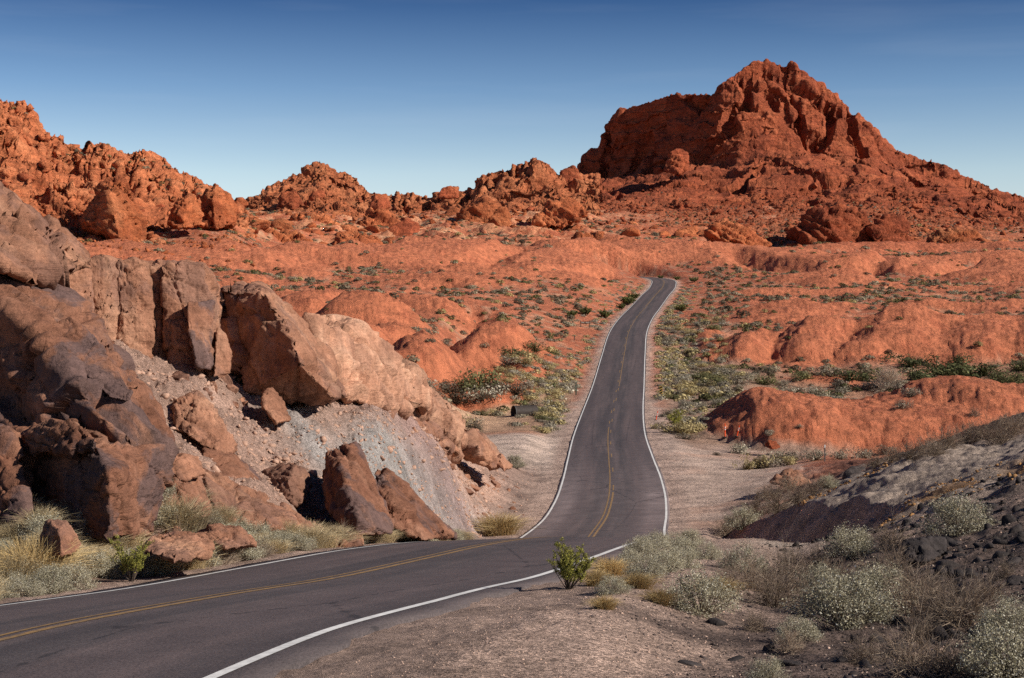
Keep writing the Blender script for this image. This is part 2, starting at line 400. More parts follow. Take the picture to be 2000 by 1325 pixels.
def ground(X, Y):
    """height, and the masks the colours need"""
    X = np.asarray(X, float); Y = np.asarray(Y, float)
    R = np.maximum(np.hypot(X, Y), 2.5)
    d = np.where(Y > .35*R, Y, .35*R); d = np.maximum(d, 2.5)
    px = CX+F*np.clip(X/d, -.55, .55)
    z = tps(px, d)
    back = sstep(.35, .0, Y/R)
    z = z*(1-back)+(-2.3+R*.01)*back
    off, zr = road_at(X, Y); ao = np.abs(off)
    far = sstep(11., 30., ao)
    # mounds
    wx = X+2.2*perlin(X/9., Y/9.)+.8*perlin(X/3., Y/3.+9); wy = Y+2.5*perlin(X/9.+40, Y/9.)
    mh = np.zeros_like(z)
    for (mp, md, rx, ry, h, pw) in MOUNDS:
        cx = (mp-CX)/F*md
        sel = (np.abs(X-cx) < rx*1.7) & (np.abs(Y-md) < ry*1.7)
        if not sel.any(): continue
        r = np.sqrt(((wx[sel]-cx)/rx)**2+((wy[sel]-md)/ry)**2)
        b = h*(1.08 if mp < 1200 and md < 300 else .88 if md < 300 else .8)*np.clip(1-np.clip(r*.93, 0, 1)**pw, 0, 1)
        mh[sel] = np.maximum(mh[sel], b)+.12*np.minimum(mh[sel], b)
    mh = mh*sstep(6.5, 15+.05*np.maximum(d-380, 0)*np.where(Y > 470, 0, 1), ao)
    bad = sstep(170, 215, d)*sstep(720, 560, d)*far
    n = perlin(X/34., Y/21.)+.40*perlin(X/13.+5, Y/9.)
    mh = mh+bad*np.clip(n-.08, 0, 1)**.85*(1.9+.0045*d)
    slope = sstep(.1, .9, mh)
    rill = ridged(X/1.7, Y/2.6, None, 3)-1.2
    z = z+mh-slope*np.clip(rill, -.2, 1)*.5*sstep(100, 140, d)
    z = z+bad*.5*fbm(X/6., Y/6., None, 3)*.6
    # the grey mound and the slope behind it: rills, clods and small ledges
    gmr = sstep(1420, 1560, px)*sstep(29, 36, d)*sstep(112, 100, d)*sstep(7, 11, ao)
    z = z+gmr*(.30*fbm(X/3.2, Y/3.2, None, 5, .58)-.22*np.clip(ridged((X+Y*.35)/2.1, Y/7., None, 3)-1.25, 0, 1)-.12*(d > 60)*fbm(X/1.1, Y/1.1, None, 3))
    # bare slickrock below the middle hills
    slick = sstep(465, 520, d)*sstep(1230, 1120, px)*sstep(380, 460, px)*sstep(740, 690, d)
    wq_ = 6*perlin(X/30., Y/30.)
    z = z+slick*(4.2*(ridged((X+wq_)/26., (Y+wq_)/40., None, 4)-1.25)+1.2*perlin(X/7., Y/10.))
    # ordinary roughness
    near = sstep(140, 40, d)
    z = z+sstep(4.2, 9, ao)*(.10*fbm(X/1.8, Y/1.8, None, 4)+.05*sstep(60, 20, d)*fbm(X/.35, Y/.35, None, 2))*near
    z = z+sstep(200, 350, d)*sstep(40, 90, ao)*.9*fbm(X/20., Y/20., None, 4)
    # scree on the left: rough
    tal = sstep(1010, 940, px)*sstep(31, 36, d)*sstep(112, 100, d)*sstep(-4.6, -6., off)
    z = z+tal*(.30*fbm(X/2.0, Y/2.0, None, 6, .65)-.18*np.clip(ridged((X-Y*.3)/1.6, Y/4., None, 3)-1.25, 0, 1))
    RV = np.zeros_like(z)
    # gully that cuts the grey mound off from the foreground
    gx = np.interp(Y, [36, 40, 45, 52, 62, 75, 88], [8.0, 7.6, 7.4, 7.7, 8.7, 10., 12.])
    gb = np.interp(Y, [36, 40, 45, 52, 62, 75, 88], [-5.4, -8.0, -9.9, -10.3, -10.7, -11.1, -11.])
    gd = X-gx; wall = gb+np.where(gd > 0, 1.15, 1.4)*np.maximum(np.abs(gd)-.35, 0)+.35*fbm(X/1.4, Y/1.4, None, 4)
    inside = (Y > 36) & (Y < 86) & (np.abs(gd) < 7)
    z = np.where(inside, np.where(wall < z, wall, z)+0*z, z)
    # ravines between the mounds
    for path, dep, wd in RAVINES:
        pth = [((q-CX)/F*e, e) for q, e in path]
        for (x0, y0), (x1, y1) in zip(pth[:-1], pth[1:]):
            lo, hi = min(y0, y1)-12, max(y0, y1)+12
            s_ = (Y > lo) & (Y < hi) & (X > min(x0, x1)-12) & (X < max(x0, x1)+12)
            if not s_.any(): continue
            tt_ = np.clip(((X[s_]-x0)*(x1-x0)+(Y[s_]-y0)*(y1-y0))/((x1-x0)**2+(y1-y0)**2), 0, 1)
            dist = np.hypot(X[s_]-x0-tt_*(x1-x0), Y[s_]-y0-tt_*(y1-y0))+.9*perlin(X[s_]/3., Y[s_]/3.)
            cut = np.clip(1-np.maximum(dist, 0)/wd, 0, 1)*dep
            z[s_] -= np.maximum(cut-RV[s_], 0)*sstep(8, 16, ao[s_]); RV[s_] = np.maximum(RV[s_], cut)
    # road bed
    k = sstep(7.5, 4.4, ao)
    z = z*(1-k)+(zr-.03)*k
    z = np.where(ao < 4.0, zr-.035-.2*sstep(3.4, 3.0, ao), z)+np.where((ao < 5.2) & (ao > 3.5), .03*fbm(X/.5, Y/.5, None, 3), 0)
    return z, dict(px=px, d=d, ao=ao, off=off, mh=mh, tal=tal, slick=slick, bad=bad, near=near)

def gz(x, y):
    return float(ground(np.array([x]), np.array([y]))[0][0])

def hit(pxpy, dmin=9., dmax=600.):
    """where the sight lines through picture points meet the ground"""
    ds = np.exp(np.linspace(math.log(dmin), math.log(dmax), 700)); out = []
    for px, py in pxpy:
        X = (px-CX)/F*ds; Z = (YH-py)/F*ds
        g = ground(X, ds)[0]; b = np.nonzero(Z <= g)[0]
        i = b[0] if len(b) else len(ds)-1
        out.append((X[i], ds[i], g[i]))
    return out

def build_ground():
    th_in = np.radians(np.linspace(-23, 23, 860))
    th_out = np.radians(np.concatenate([np.linspace(24, 40, 40), np.linspace(42, 318, 70), np.linspace(320, 336, 40)]))
    th = np.concatenate([th_in, th_out]); nt = len(th)
    r = np.concatenate([np.exp(np.linspace(math.log(2.5), math.log(520), 840)), np.linspace(522, 760, 105), np.exp(np.linspace(math.log(770), math.log(1300), 30)), np.array([1600, 2200, 3200, 5000, 8000.])])
    nr = len(r)
    RR, TT = np.meshgrid(r, th, indexing='ij')
    X = (RR*np.sin(TT)).ravel(); Y = (RR*np.cos(TT)).ravel()
    z, m = ground(X, Y)
    z = np.where(RR.ravel() > 1500, 20+0*z, z)
    px, d, ao, off = m['px'], m['d'], m['ao'], m['off']
    n1 = fbm(X/14., Y/14., None, 4); n2 = fbm(X/3., Y/3., None, 4); n3 = fbm(X/60., Y/60., None, 3)
    def C(*c): return np.array(c)[None]
    def over(c, col, w): return c*(1-w[:, None])+np.array(col)[None]*w[:, None]
    c = np.repeat(C(.475, .153, .079), len(X), 0)                      # red soil
    c = over(c, (.55, .215, .117), sstep(-.1, .7, n1+.4*n2))            # paler crust
    c = over(c, (.44, .112, .05), sstep(.35, 1.8, m['mh'])*.8*sstep(-.7, .3, n3+.3))
    c = over(c, (.34, .088, .045), sstep(380, 450, d)*sstep(600, 540, d)*sstep(-.5, .4, n1+.5*n3)*.75)
    c = over(c, (.36, .10, .05), sstep(.15, .6, n2-.4*n1)*.5*(d > 160))
    c = over(c, (.58, .225, .11), sstep(540, 640, d)*sstep(-.2, .5, n2+.5*n1)*.7)
    c = over(c, (.66, .30, .155), m['slick']*sstep(-.4, .3, n2+n1)*.9)
    c = over(c, (.47, .33, .22), sstep(.1, .6, n2+.3*n1)*.5*sstep(150, 230, d)*sstep(.8, .1, m['mh']))  # straw-coloured crust between shrubs
    stone = np.zeros(len(X))
    # pale sand in the wash, left
    w = np.exp(-((px-930-.0*d)/75)**2-((d-172)/16)**2)
    c = over(c, (.60, .37, .23), np.clip(w*1.6, 0, 1)*sstep(1080, 1010, px))
    # right roadside grey fan and the wash band
    fan = sstep(4, 7, off)*sstep(26, 14, off+2.5*n2)*sstep(118, 136, d)*sstep(290, 230, d)
    c = over(c, (.38, .285, .215), fan*.75)
    wash = sstep(190, 204, d)*sstep(238, 226, d)*sstep(1330, 1420, px)
    c = over(c, (.40, .23, .15), wash*.8)
    lfan = sstep(-4, -6, off)*sstep(-20, -11, off-2*n2)*sstep(140, 150, d)*sstep(225, 190, d)*sstep(1.2, .4, m['mh'])
    c = over(c, (.40, .28, .19), lfan*.75)
    # gravel shoulders
    sh = sstep(7.8, 5.4, ao+.8*n2+2.2*sstep(140, 200, d))*(d < 470)
    c = over(c, (.47, .35, .285), sh*.9); stone = np.maximum(stone, sh*.35)
    turn = sstep(-4, -5, off)*sstep(-21, -17, off+1.2*n2)*sstep(108, 118, d+2*n2)*sstep(148, 140, d+2*n2)   # turnout left
    c = over(c, (.57, .43, .35), turn); stone = np.maximum(stone, turn*.25)
    dirt = sstep(-4.6, -5.6, off)*sstep(66, 76, d)*sstep(122, 110, d+3*n2)*sstep(-16, -12, off)
    c = over(c, (.29, .20, .16), dirt*.9); c = over(c, (.2, .135, .11), dirt*sstep(.0, .5, n2)*.7); stone = np.maximum(stone, dirt*.8)
    pull = sstep(4, 5, off)*sstep(70, 80, d)*sstep(140, 128, d+3*n2)*sstep(1640, 1480, px+60*n2)     # pull-out right
    c = over(c, (.53, .385, .31), pull); stone = np.maximum(stone, pull*.2)
    c = over(c, (.50, .27, .18), pull*sstep(.0, .6, n1+.4*n2)*.5)
    c = over(c, (.66, .41, .26), np.clip(w*1.6, 0, 1)*sstep(1080, 1010, px)*sstep(.8, .3, m['mh']))
    mr = sstep(.35, 1.1, m['mh'])*sstep(110, 120, d)*sstep(600, 500, d)
    c = over(c, (.535, .175, .086), mr); c = over(c, (.42, .12, .06), mr*sstep(.0, .6, n2)*.6); stone = stone*(1-mr)
    # foreground, right of the road
    fg = sstep(78, 62, d)*sstep(4.2, 5., off)
    c = over(c, (.46, .32, .25), fg); stone = np.maximum(stone, fg*.9)
    dk = fg*sstep(1180, 1520, px+260*n2+150*n1)*sstep(40, 24, d)
    c = over(c, (.115, .08, .066), dk*.9)
    gm = sstep(1440, 1560, px)*sstep(31, 37, d+2*n2)*sstep(80, 68, d)
    c = over(c, (.33, .255, .205), gm)
    c = over(c, (.43, .36, .29), gm*sstep(.1, .6, n1+.5*n2)*.7)
    c = over(c, (.085, .058, .05), gm*sstep(1900, 2100, px+150*n2-9*(d-36))*sstep(48, 38, d)*.9)
    c = over(c, (.24, .135, .068), gm*sstep(.1, .5, n2+.3)*np.exp(-((d-39.5-.5*n1-(px-1600)*.004)/2.6)**2)*sstep(1600, 1680, px))
    rs = sstep(1560, 1660, px)*sstep(74, 82, d)*sstep(118, 106, d+4*n2)                                   # dark red slope behind
    c = over(c, (.20, .095, .068), rs*.85); c = over(c, (.30, .25, .2), rs*sstep(92, 84, d)*.6)
    # left verge
    lv = sstep(-4.0, -4.6, off)*sstep(66, 54, d)
    c = over(c, (.31, .20, .15), lv); stone = np.maximum(stone, lv*.5)
    # scree: tan rubble, blue-grey and violet bands of shale down the slope
    t = m['tal']
    c = over(c, (.40, .255, .195), t)
    u = px-.55*(YH+0*px)+0  # across the slope
    s = (X*.75+Y*.15)+.9*n2
    c = over(c, (.31, .275, .265), t*np.exp(-((px-830-2.4*(d-62)*-1)/95)**2)*sstep(44, 54, d)*.0)
    gb = np.clip(np.exp(-((X+3.3+.5*n2-(d-64)*.19)/1.7)**2)*1.3, 0, 1)*sstep(48, 54, d)
    c = over(c, (.36, .325, .30), t*gb)
    gb2 = np.clip(np.exp(-((((X+9.6)*4.+(d-56.5)*3.4)/5.25+.4*n2)/.9)**2)*1.2, 0, 1)
    c = over(c, (.37, .33, .305), t*gb2*.8)
    vb = np.exp(-((d-73+2.2*n2-X*.4)/6)**2)*sstep(-12, -8, X)*sstep(.5, -1.5, X)
    c = over(c, (.32, .20, .18), t*vb*.7)
    stone = np.maximum(stone, t*.55)
    col = np.concatenate([c, stone[:, None]], 1)
    idx = np.arange(nr*nt).reshape(nr, nt); nx = np.roll(idx, -1, axis=1)
    f = np.stack([idx[:-1], nx[:-1], nx[1:], idx[1:]], -1).reshape(-1, 4)[:, ::-1]
    V = np.stack([X, Y, z], 1)
    # cap under the camera
    V = np.concatenate([V, [[0, 0, -1.9]]]); col = np.concatenate([col, col[:1]])
    o = mesh_obj('ground', V, f, M['ground'], col=col)
    bm = bmesh.new(); bm.from_mesh(o.data); bm.verts.ensure_lookup_table(); cv = bm.verts[len(V)-1]
    for j in range(nt):
        fc = bm.faces.new((cv, bm.verts[(j+1) % nt], bm.verts[j])); fc.smooth = True
    bm.to_mesh(o.data); bm.free()
    tag(o, kind='structure')
    return o
build_ground()

# ------------------------------------------------------------------ road and its markings
def strip(name, offs, mat, lift, sel=None, col=False):
    i = np.arange(len(_rd)) if sel is None else sel
    offs = np.array(offs); k = len(offs)
    if np.ndim(offs[0]) == 0: O = np.repeat(offs[None], len(i), 0)
    else: O = offs.T
    rows = np.stack([road_point(i, O[:, j], lift) for j in range(k)], 1)
    if col: rows[:, 0, 2] -= .3; rows[:, -1, 2] -= .3      # broken edge of the asphalt
    V = rows.reshape(-1, 3)
    idx = np.arange(len(i)*k).reshape(len(i), k)
    f = np.stack([idx[:-1, :-1], idx[:-1, 1:], idx[1:, 1:], idx[1:, :-1]], -1).reshape(-1, 4)
    c = None
    if col:
        s = (O+4.)/8.; al = np.repeat((_rs[i]/500.)[:, None], k, 1)
        du = np.repeat((np.exp(-((_rd[i]-92)/22)**2)*.5)[:, None], k, 1)*(1.0*(np.abs(O) > 2.0)+.45)
        du = np.where(np.abs(O) > 3.6, .18, du)
        c = np.stack([s, al, du], -1).reshape(-1, 3)
    o = mesh_obj(name, V, f, mat, col=c); tag(o, kind='structure'); return o
NS = len(_rd)
_fe = sstep(70, 40, _rd)
er = 3.55+.06*fbm(_rs/4., _rs*0+1.3, None, 3)+_fe*(.29+.16*fbm(_rs/1.2, _rs*0+3.3, None, 5, .65)); el = -3.52-.05*fbm(_rs/4., _rs*0+5.3, None, 3)-_fe*(.24+.12*fbm(_rs/1.6, _rs*0+8.3, None, 4))
strip('road', [el-.02, el, el*0-3.42, el*0-3.0]+[el*0+v for v in np.linspace(-2.4, 2.4, 9)]+[el*0+3.0, el*0+3.42, er, er+.02], M['road'], 0., None, True)
w1 = .010*fbm(_rs/3., _rs*0, None, 3)
strip('edge_line', [-3.41+w1, -3.295+w1], M['white'], .006)
strip('edge_line', [3.29+w1, 3.41+w1], M['white'], .006)
def sel_range(a_, b_): return np.nonzero((_rd >= a_) & (_rd <= b_))[0]
def line(o0, o1, a_, b_):
    s = sel_range(a_, b_); strip('centre_line', [o0+w1[s], o1+w1[s]], M['yellow'], .006, s)
line(-.16, -.07, 2, 152); line(.06, .17, 2, 97)
for q in np.arange(98, 200, 12.): line(.07, .16, q, q+3.6)
for q in np.arange(156, 340, 12.): line(-.16, -.07, q, q+3.6)
line(.07, .16, 199, 470); line(-.16, -.07, 345, 470)

# ------------------------------------------------------------------ rocks
def normals(V, f):
    n = np.zeros_like(V); k = f.shape[1]
    fn = np.cross(V[f[:, 1]]-V[f[:, 0]], V[f[:, 2]]-V[f[:, 0]])
    if k == 4: fn = fn+np.cross(V[f[:, 2]]-V[f[:, 0]], V[f[:, 3]]-V[f[:, 0]])
    for i in range(k): np.add.at(n, f[:, i], fn)
    return n/(np.linalg.norm(n, axis=1)[:, None]+1e-12)

def ico(sub):
    bm = bmesh.new(); bmesh.ops.create_icosphere(bm, subdivisions=sub, radius=1)
    V = np.array([v.co[:] for v in bm.verts]); f = np.array([[v.index for v in q.verts] for q in bm.faces]); bm.free()
    return V, f
_ico = {s: ico(s) for s in (1, 2, 3, 4)}

def rock_mesh(seed, sub, planes=13, flat=.75, rough=1.):
    """a broken stone: a ball cut by random planes, then weathered"""
    r = np.random.default_rng(seed); V, f = _ico[sub]; V = V.copy()*1.08
    for k in range(planes):
        n = r.normal(size=3); n /= np.linalg.norm(n); dd = r.uniform(.48, .86) if sub > 1 else r.uniform(.34, .72)
        s = V@n-dd; V = V-np.where(s > 0, s, 0)[:, None]*n
    if sub > 2:
        N = normals(V, f); o = seed*13.1
        h = .07*fbm(V[:, 0]*2+o, V[:, 1]*2, V[:, 2]*2, 4, .6)
        f1, f2, rv, tl = voro(V+o, .55); h = h+.07*tl-.05*sstep(.12, 0, f2-f1)
        V = V+N*(h*rough)[:, None]
    elif sub == 2:
        V = V*(1+.10*perlin(V[:, 0]*2.2+seed*3.3, V[:, 1]*2.2, V[:, 2]*2.2))[:, None]
    V[:, 2] *= flat
    return V, f

def rot3(r):
    q = r.normal(size=4); q /= np.linalg.norm(q); w, x, y, z = q
    return np.array([[1-2*(y*y+z*z), 2*(x*y-z*w), 2*(x*z+y*w)], [2*(x*y+z*w), 1-2*(x*x+z*z), 2*(y*z-x*w)], [2*(x*z-y*w), 2*(y*z+x*w), 1-2*(x*x+y*y)]])

def stones(name, pts, sizes, mat, seed, sub=1, flat=.7, kind='stuff', cols=None, label=None, nproto=10):
    """many small stones in one mesh (nobody could count them)"""
    r = np.random.default_rng(seed)
    protos = [rock_mesh(seed*31+i, sub, 9 if sub == 1 else 12, 1.) for i in range(nproto)]
    Vs, Fs, Cs, base = [], [], [], 0
    for i, (p, s) in enumerate(zip(pts, sizes)):
        V, f = protos[i % nproto]
        Rm = rot3(r); v = (V*np.array([1, r.uniform(.5, .95), r.uniform(.32, .75)]))@Rm.T*s
        v[:, 2] *= flat
        Vs.append(v+np.asarray(p)); Fs.append(f+base); base += len(V)
        if cols is not None: Cs.append(np.repeat(cols[i][None], len(V), 0))
    o = mesh_obj(name, np.concatenate(Vs), np.concatenate(Fs), mat, smooth=False, col=np.concatenate(Cs) if cols is not None else None)
    tag(o, label, kind=kind); return o

BED = np.array([math.sin(.62), .18, math.cos(.62)]); BED /= np.linalg.norm(BED)
def hull(name, label, cat, pts, thick, mat='brown', group=None, amp=1., bed=1., res=None, bedn=None, parent=None, layer=.075):
    fr = np.array([P(*p) for p in pts])
    cen = fr.mean(0)
    bk = (cen+(fr-cen)*.88)*(1+thick/cen[1])
    bm = bmesh.new()
    for v in np.concatenate([fr, bk]): bm.verts.new(v)
    g = bmesh.ops.convex_hull(bm, input=list(bm.verts))
    junk = [v for v in bm.verts if not v.link_faces]
    bmesh.ops.delete(bm, geom=junk, context='VERTS')
    dmin = min(p[2] for p in pts); s = float(np.linalg.norm(fr.max(0)-fr.min(0)))
    L = res or max(dmin/F*4.5, s/92.)
    for it in range(9):
        es = [e for e in bm.edges if e.calc_length() > L*1.5]
        if not es: break
        bmesh.ops.subdivide_edges(bm, edges=es, cuts=1)
        bmesh.ops.triangulate(bm, faces=[q for q in bm.faces if len(q.verts) > 3])
    bm.verts.index_update()
    V = np.array([v.co[:] for v in bm.verts]); f = np.array([[v.index for v in q.verts] for q in bm.faces])
    ed = np.array([[e.verts[0].index, e.verts[1].index] for e in bm.edges]); bm.free()
    for it in range(1):                                  # worn edges
        acc = np.zeros_like(V); cnt = np.zeros(len(V))
        np.add.at(acc, ed[:, 0], V[ed[:, 1]]); np.add.at(acc, ed[:, 1], V[ed[:, 0]])
        np.add.at(cnt, ed[:, 0], 1); np.add.at(cnt, ed[:, 1], 1)
        V = V*.5+.5*acc/cnt[:, None]
    N = normals(V, f)
    sz = min(s, thick*2.2+s*.35)
    q = V/(sz*.33)
    h = .016*fbm(q[:, 0], q[:, 1], q[:, 2], 6, .6)
    nb = BED if bedn is None else bedn
    lay = V@nb/(sz*layer)+.7*fbm(q[:, 0]*.8, q[:, 1]*.8, q[:, 2]*.8+3, 3)
    fr_ = lay-np.floor(lay); cellr = _rnd[_hash(np.floor(lay).astype(np.int64), np.full(len(V), 7), np.full(len(V), 3))][:, 0]
    h = h+bed*(.011*(cellr-.5)*2+.010*(sstep(0, .8, fr_)-sstep(.8, 1, fr_)))
    f1, f2, rv, tl = voro(V+np.array([0, 0, 0.]), sz*.27)
    h = h+.036*tl-.030*sstep(.055, 0, f2-f1)+.014*(rv-.5)
    f1, f2, rv, tl = voro(V+3.3, sz*.085)
    h = h+.018*tl-.010*sstep(.09, 0, f2-f1)
    V = V+N*(h*sz*amp)[:, None]
    o0 = np.array([V[:, 0].mean(), V[:, 1].mean(), V[:, 2].min()])
    o = mesh_obj(name, V-o0, f, M[mat]); o.location = o0
    return tag(o, label, cat, group)

LR = 'rock'
hull('rock_slab', 'pale sloping slab at the top left corner of the roadside outcrop', 'rock slab', [(-150,300,44),(0,372,43),(60,415,43),(120,462,43.5),(172,508,44),(170,522,43),(95,525,41),(60,545,40),(0,520,39),(-150,470,38)], 5, mat='brown', bed=3., layer=.05)
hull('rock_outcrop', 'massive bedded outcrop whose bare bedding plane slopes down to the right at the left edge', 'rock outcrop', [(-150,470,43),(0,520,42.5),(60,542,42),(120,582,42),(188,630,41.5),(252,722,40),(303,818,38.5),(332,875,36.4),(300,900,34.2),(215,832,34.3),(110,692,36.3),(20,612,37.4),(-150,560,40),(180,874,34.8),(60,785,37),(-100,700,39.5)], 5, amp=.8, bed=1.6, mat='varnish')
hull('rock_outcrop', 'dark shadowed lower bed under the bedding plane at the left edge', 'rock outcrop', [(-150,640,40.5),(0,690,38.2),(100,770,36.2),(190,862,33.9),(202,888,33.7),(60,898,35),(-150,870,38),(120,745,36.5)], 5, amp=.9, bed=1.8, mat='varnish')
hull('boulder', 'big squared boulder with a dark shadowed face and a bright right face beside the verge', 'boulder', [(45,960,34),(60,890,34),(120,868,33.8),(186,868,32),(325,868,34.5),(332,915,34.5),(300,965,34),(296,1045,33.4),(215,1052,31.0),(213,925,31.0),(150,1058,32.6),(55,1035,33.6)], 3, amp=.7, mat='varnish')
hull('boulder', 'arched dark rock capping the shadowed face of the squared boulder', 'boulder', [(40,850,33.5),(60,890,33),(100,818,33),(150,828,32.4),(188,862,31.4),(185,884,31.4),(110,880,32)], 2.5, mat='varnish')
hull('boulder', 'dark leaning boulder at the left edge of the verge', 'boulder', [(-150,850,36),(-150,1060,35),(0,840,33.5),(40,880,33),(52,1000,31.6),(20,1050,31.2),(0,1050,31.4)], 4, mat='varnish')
hull('rock_slab', 'smooth purple grey slab lying on the bedded outcrop', 'rock slab', [(75,640,37.6),(135,622,37.8),(185,655,37.4),(258,768,35.6),(248,784,35.2),(215,777,35.2),(150,714,36)], 1., amp=.5, mat='varnish')
CW = 'jointed columns of the brown cliff wall'
hull('rock_wall', 'plain brown wall face between the pale slab and the jointed cliff', 'rock wall', [(60,535,46),(95,520,46),(175,512,47),(184,640,46.5),(192,665,46),(60,650,45)], 4, amp=.6)
hull('rock_wall', 'brown cliff wall seen in the cracks between the jointed columns', 'rock wall', [(172,512,52.4),(285,516,53),(398,518,53.8),(422,560,54.6),(420,740,53.5),(300,735,52.6),(180,690,51.6)], 4, amp=.7)
hull('rock_column', 'leftmost column of the jointed brown cliff wall', 'rock column', [(172,506,50.6),(200,499,50.8),(236,512,51.2),(240,690,50.6),(205,690,49.6),(178,670,49.8)], 5, amp=.7, group=CW)
hull('rock_column', 'broad second column from the left of the jointed brown cliff wall', 'rock column', [(230,514,51),(262,506,51.2),(292,518,51.5),(298,715,51),(250,715,50.3),(232,680,50.5)], 5, amp=.7, group=CW)
hull('rock_column', 'narrow recessed column in the middle of the jointed brown cliff wall', 'rock column', [(284,527,51.8),(304,516,52),(324,522,52),(330,715,51.8),(300,720,51.3),(286,690,51.6)], 5, amp=.9, group=CW)
hull('rock_column', 'widest column with a flat top on the jointed brown cliff wall', 'rock column', [(315,518,51.5),(350,510,51.8),(400,514,52.6),(408,690,52.4),(395,735,51.6),(360,735,51.2),(322,715,51.2)], 5, amp=.7, group=CW)
hull('rock_column', 'rightmost column of the jointed brown cliff wall beside the dark block', 'rock column', [(394,516,53),(426,556,54),(428,640,54),(424,735,53),(398,735,52.5)], 5, amp=.8, group=CW)
hull('rock_pillar', 'dark pillar block leaning on the right end of the cliff wall', 'rock pillar', [(366,588,51),(418,588,52),(415,640,51.8),(412,724,51),(385,716,50.2),(368,640,50.6)], 1.5, amp=.6, mat='varnish')
hull('rock_slab', 'small upright slab between the cliff wall and the dark block', 'rock slab', [(425,640,52.3),(440,652,52.4),(453,690,52.4),(448,730,51.8),(418,737,51.3),(420,690,51.8)], 1.4, amp=.6)
hull('rock_block', 'large dark overhanging block with a sunlit right face above the scree', 'rock block', [(427,558,58),(500,555,58.5),(540,598,59),(600,640,60),(645,692,61),(672,772,60),(640,794,57),(600,798,56),(480,762,55.5),(432,690,57),(520,575,56.2),(565,640,54.9),(590,715,53.8),(655,778,55.2)], 6, amp=.75)
hull('rock_ridge', 'low fractured ledge under the right end of the ribbed ridge', 'rock ledge', [(700,780,66),(790,800,69),(850,850,77),(890,884,84),(860,892,81),(800,850,72),(720,806,65)], 3, bed=1.5, amp=1.1)
hull('rock_ridge', 'sunlit ribbed ridge right of the dark overhanging block', 'rock ridge', [(598,618,63),(650,655,66),(692,658,68),(750,698,71),(782,700,73),(792,740,73),(824,794,73),(800,806,69.6),(780,800,68.6),(728,790,65.6),(672,778,61.8),(640,720,61)], 6, amp=.8, bed=3.2, layer=.045, mat='sunlitrock')
hull('rock_spine', 'thin sloping spine at the right end of the ribbed ridge', 'rock spine', [(785,735,74),(830,800,78),(872,842,86),(905,878,90),(885,886,87),(850,866,82),(822,836,77),(800,804,73.4)], 5, bed=3., layer=.05, mat='sunlitrock')
hull('rock_block', 'dark red block at the foot of the spine beside the turnout', 'rock block', [(888,852,90),(930,843,92),(955,868,93),(988,908,94),(960,916,90),(922,896,88),(894,884,88),(935,870,87.4)], 3)
hull('boulder', 'small dark red boulder at the edge of the turnout', 'boulder', [(963,900,92),(978,885,92.5),(1002,912,93),(985,922,90.6)], 1.2)
hull('boulder', 'rounded dark boulder on the lower scree', 'boulder', [(383,885,44),(400,874,44),(450,883,44.5),(500,923,45),(522,952,45),(500,972,43),(450,952,42),(392,916,42.6)], 2.5, amp=.7, mat='varnish')
hull('boulder', 'wedge boulder right of the squared boulder', 'boulder', [(318,918,38),(385,930,39),(412,1000,36.3),(400,1010,35.6),(302,995,35.6),(310,940,37.3),(345,935,36.8)], 2)
hull('rock_slab', 'long tilted slab sloping down towards the verge', 'rock slab', [(374,918,41),(398,913,41.3),(482,960,42.6),(545,998,42.6),(612,1032,41.4),(560,1042,39.4),(430,1014,37.8),(388,966,39),(402,938,39)], 2)
hull('boulder', 'two faced boulder in the shade left of the upright slab', 'boulder', [(520,922,46.5),(560,908,46.3),(578,904,45.8),(607,945,46),(580,990,44.2),(530,966,44.5),(562,940,44.4)], 2)
hull('rock_slab', 'tall upright slab with dark varnished face leaning on the scree', 'rock slab', [(637,885,47),(650,873,47),(695,863,47.4),(712,890,47.8),(770,1027,44.6),(765,1042,43.4),(690,1046,41.8),(640,990,44),(664,905,44.9),(700,1015,41.7)], 2, amp=.55, mat='varnish')
hull('rock_slab', 'broken slab leaning right of the tall upright slab', 'rock slab', [(728,918,49),(760,916,49.3),(800,958,49.8),(862,1020,49.4),(888,1048,48.2),(830,1056,46.2),(770,1030,45.8),(740,960,47),(765,960,46.9)], 2, amp=.8, mat='varnish')
hull('boulder', 'pinkish boulder on the verge before the squared boulder', 'boulder', [(70,1080,27.4),(78,1050,27.6),(92,1020,27.8),(130,1018,27.8),(158,1065,28),(140,1084,26.8),(120,1086,26.7),(115,1035,26.9)], 1., amp=.7)
hull('boulder', 'low reddish boulder half buried in the dry grass', 'boulder', [(272,1075,28.),(300,1050,28.8),(345,1044,29.5),(400,1050,30.),(414,1085,28.8),(340,1094,27.6)], 1.6)
hull('boulder', 'low pink boulder behind the half buried reddish one', 'boulder', [(385,1045,32.2),(420,1027,32.8),(470,1030,33.4),(496,1064,32.6),(440,1072,31.2)], 1.4)
hull('boulder', 'pitted tan boulder in the middle of the scree', 'boulder', [(328,800,46),(345,780,46),(382,770,46.3),(420,808,46.6),(464,880,45),(440,890,44.2),(385,862,43.8),(345,838,44.6)], 2)
hull('boulder', 'small striped boulder below the overhanging block', 'boulder', [(513,765,52.5),(530,758,53),(550,783,53.4),(567,820,52.6),(540,826,51.2),(515,795,51.6)], 1.2)
hull('boulder', 'tan boulder wedged above the wedge boulder', 'boulder', [(310,905,37.2),(345,890,37.6),(385,894,38.4),(397,924,37.8),(352,941,36.7)], 1.5)
hull('rock_slab', 'flat bare slab at the foot of the tilted slab', 'rock slab', [(560,1022,42.6),(640,1030,43.2),(705,1058,41),(700,1068,40),(620,1068,39.2)], 1.6)

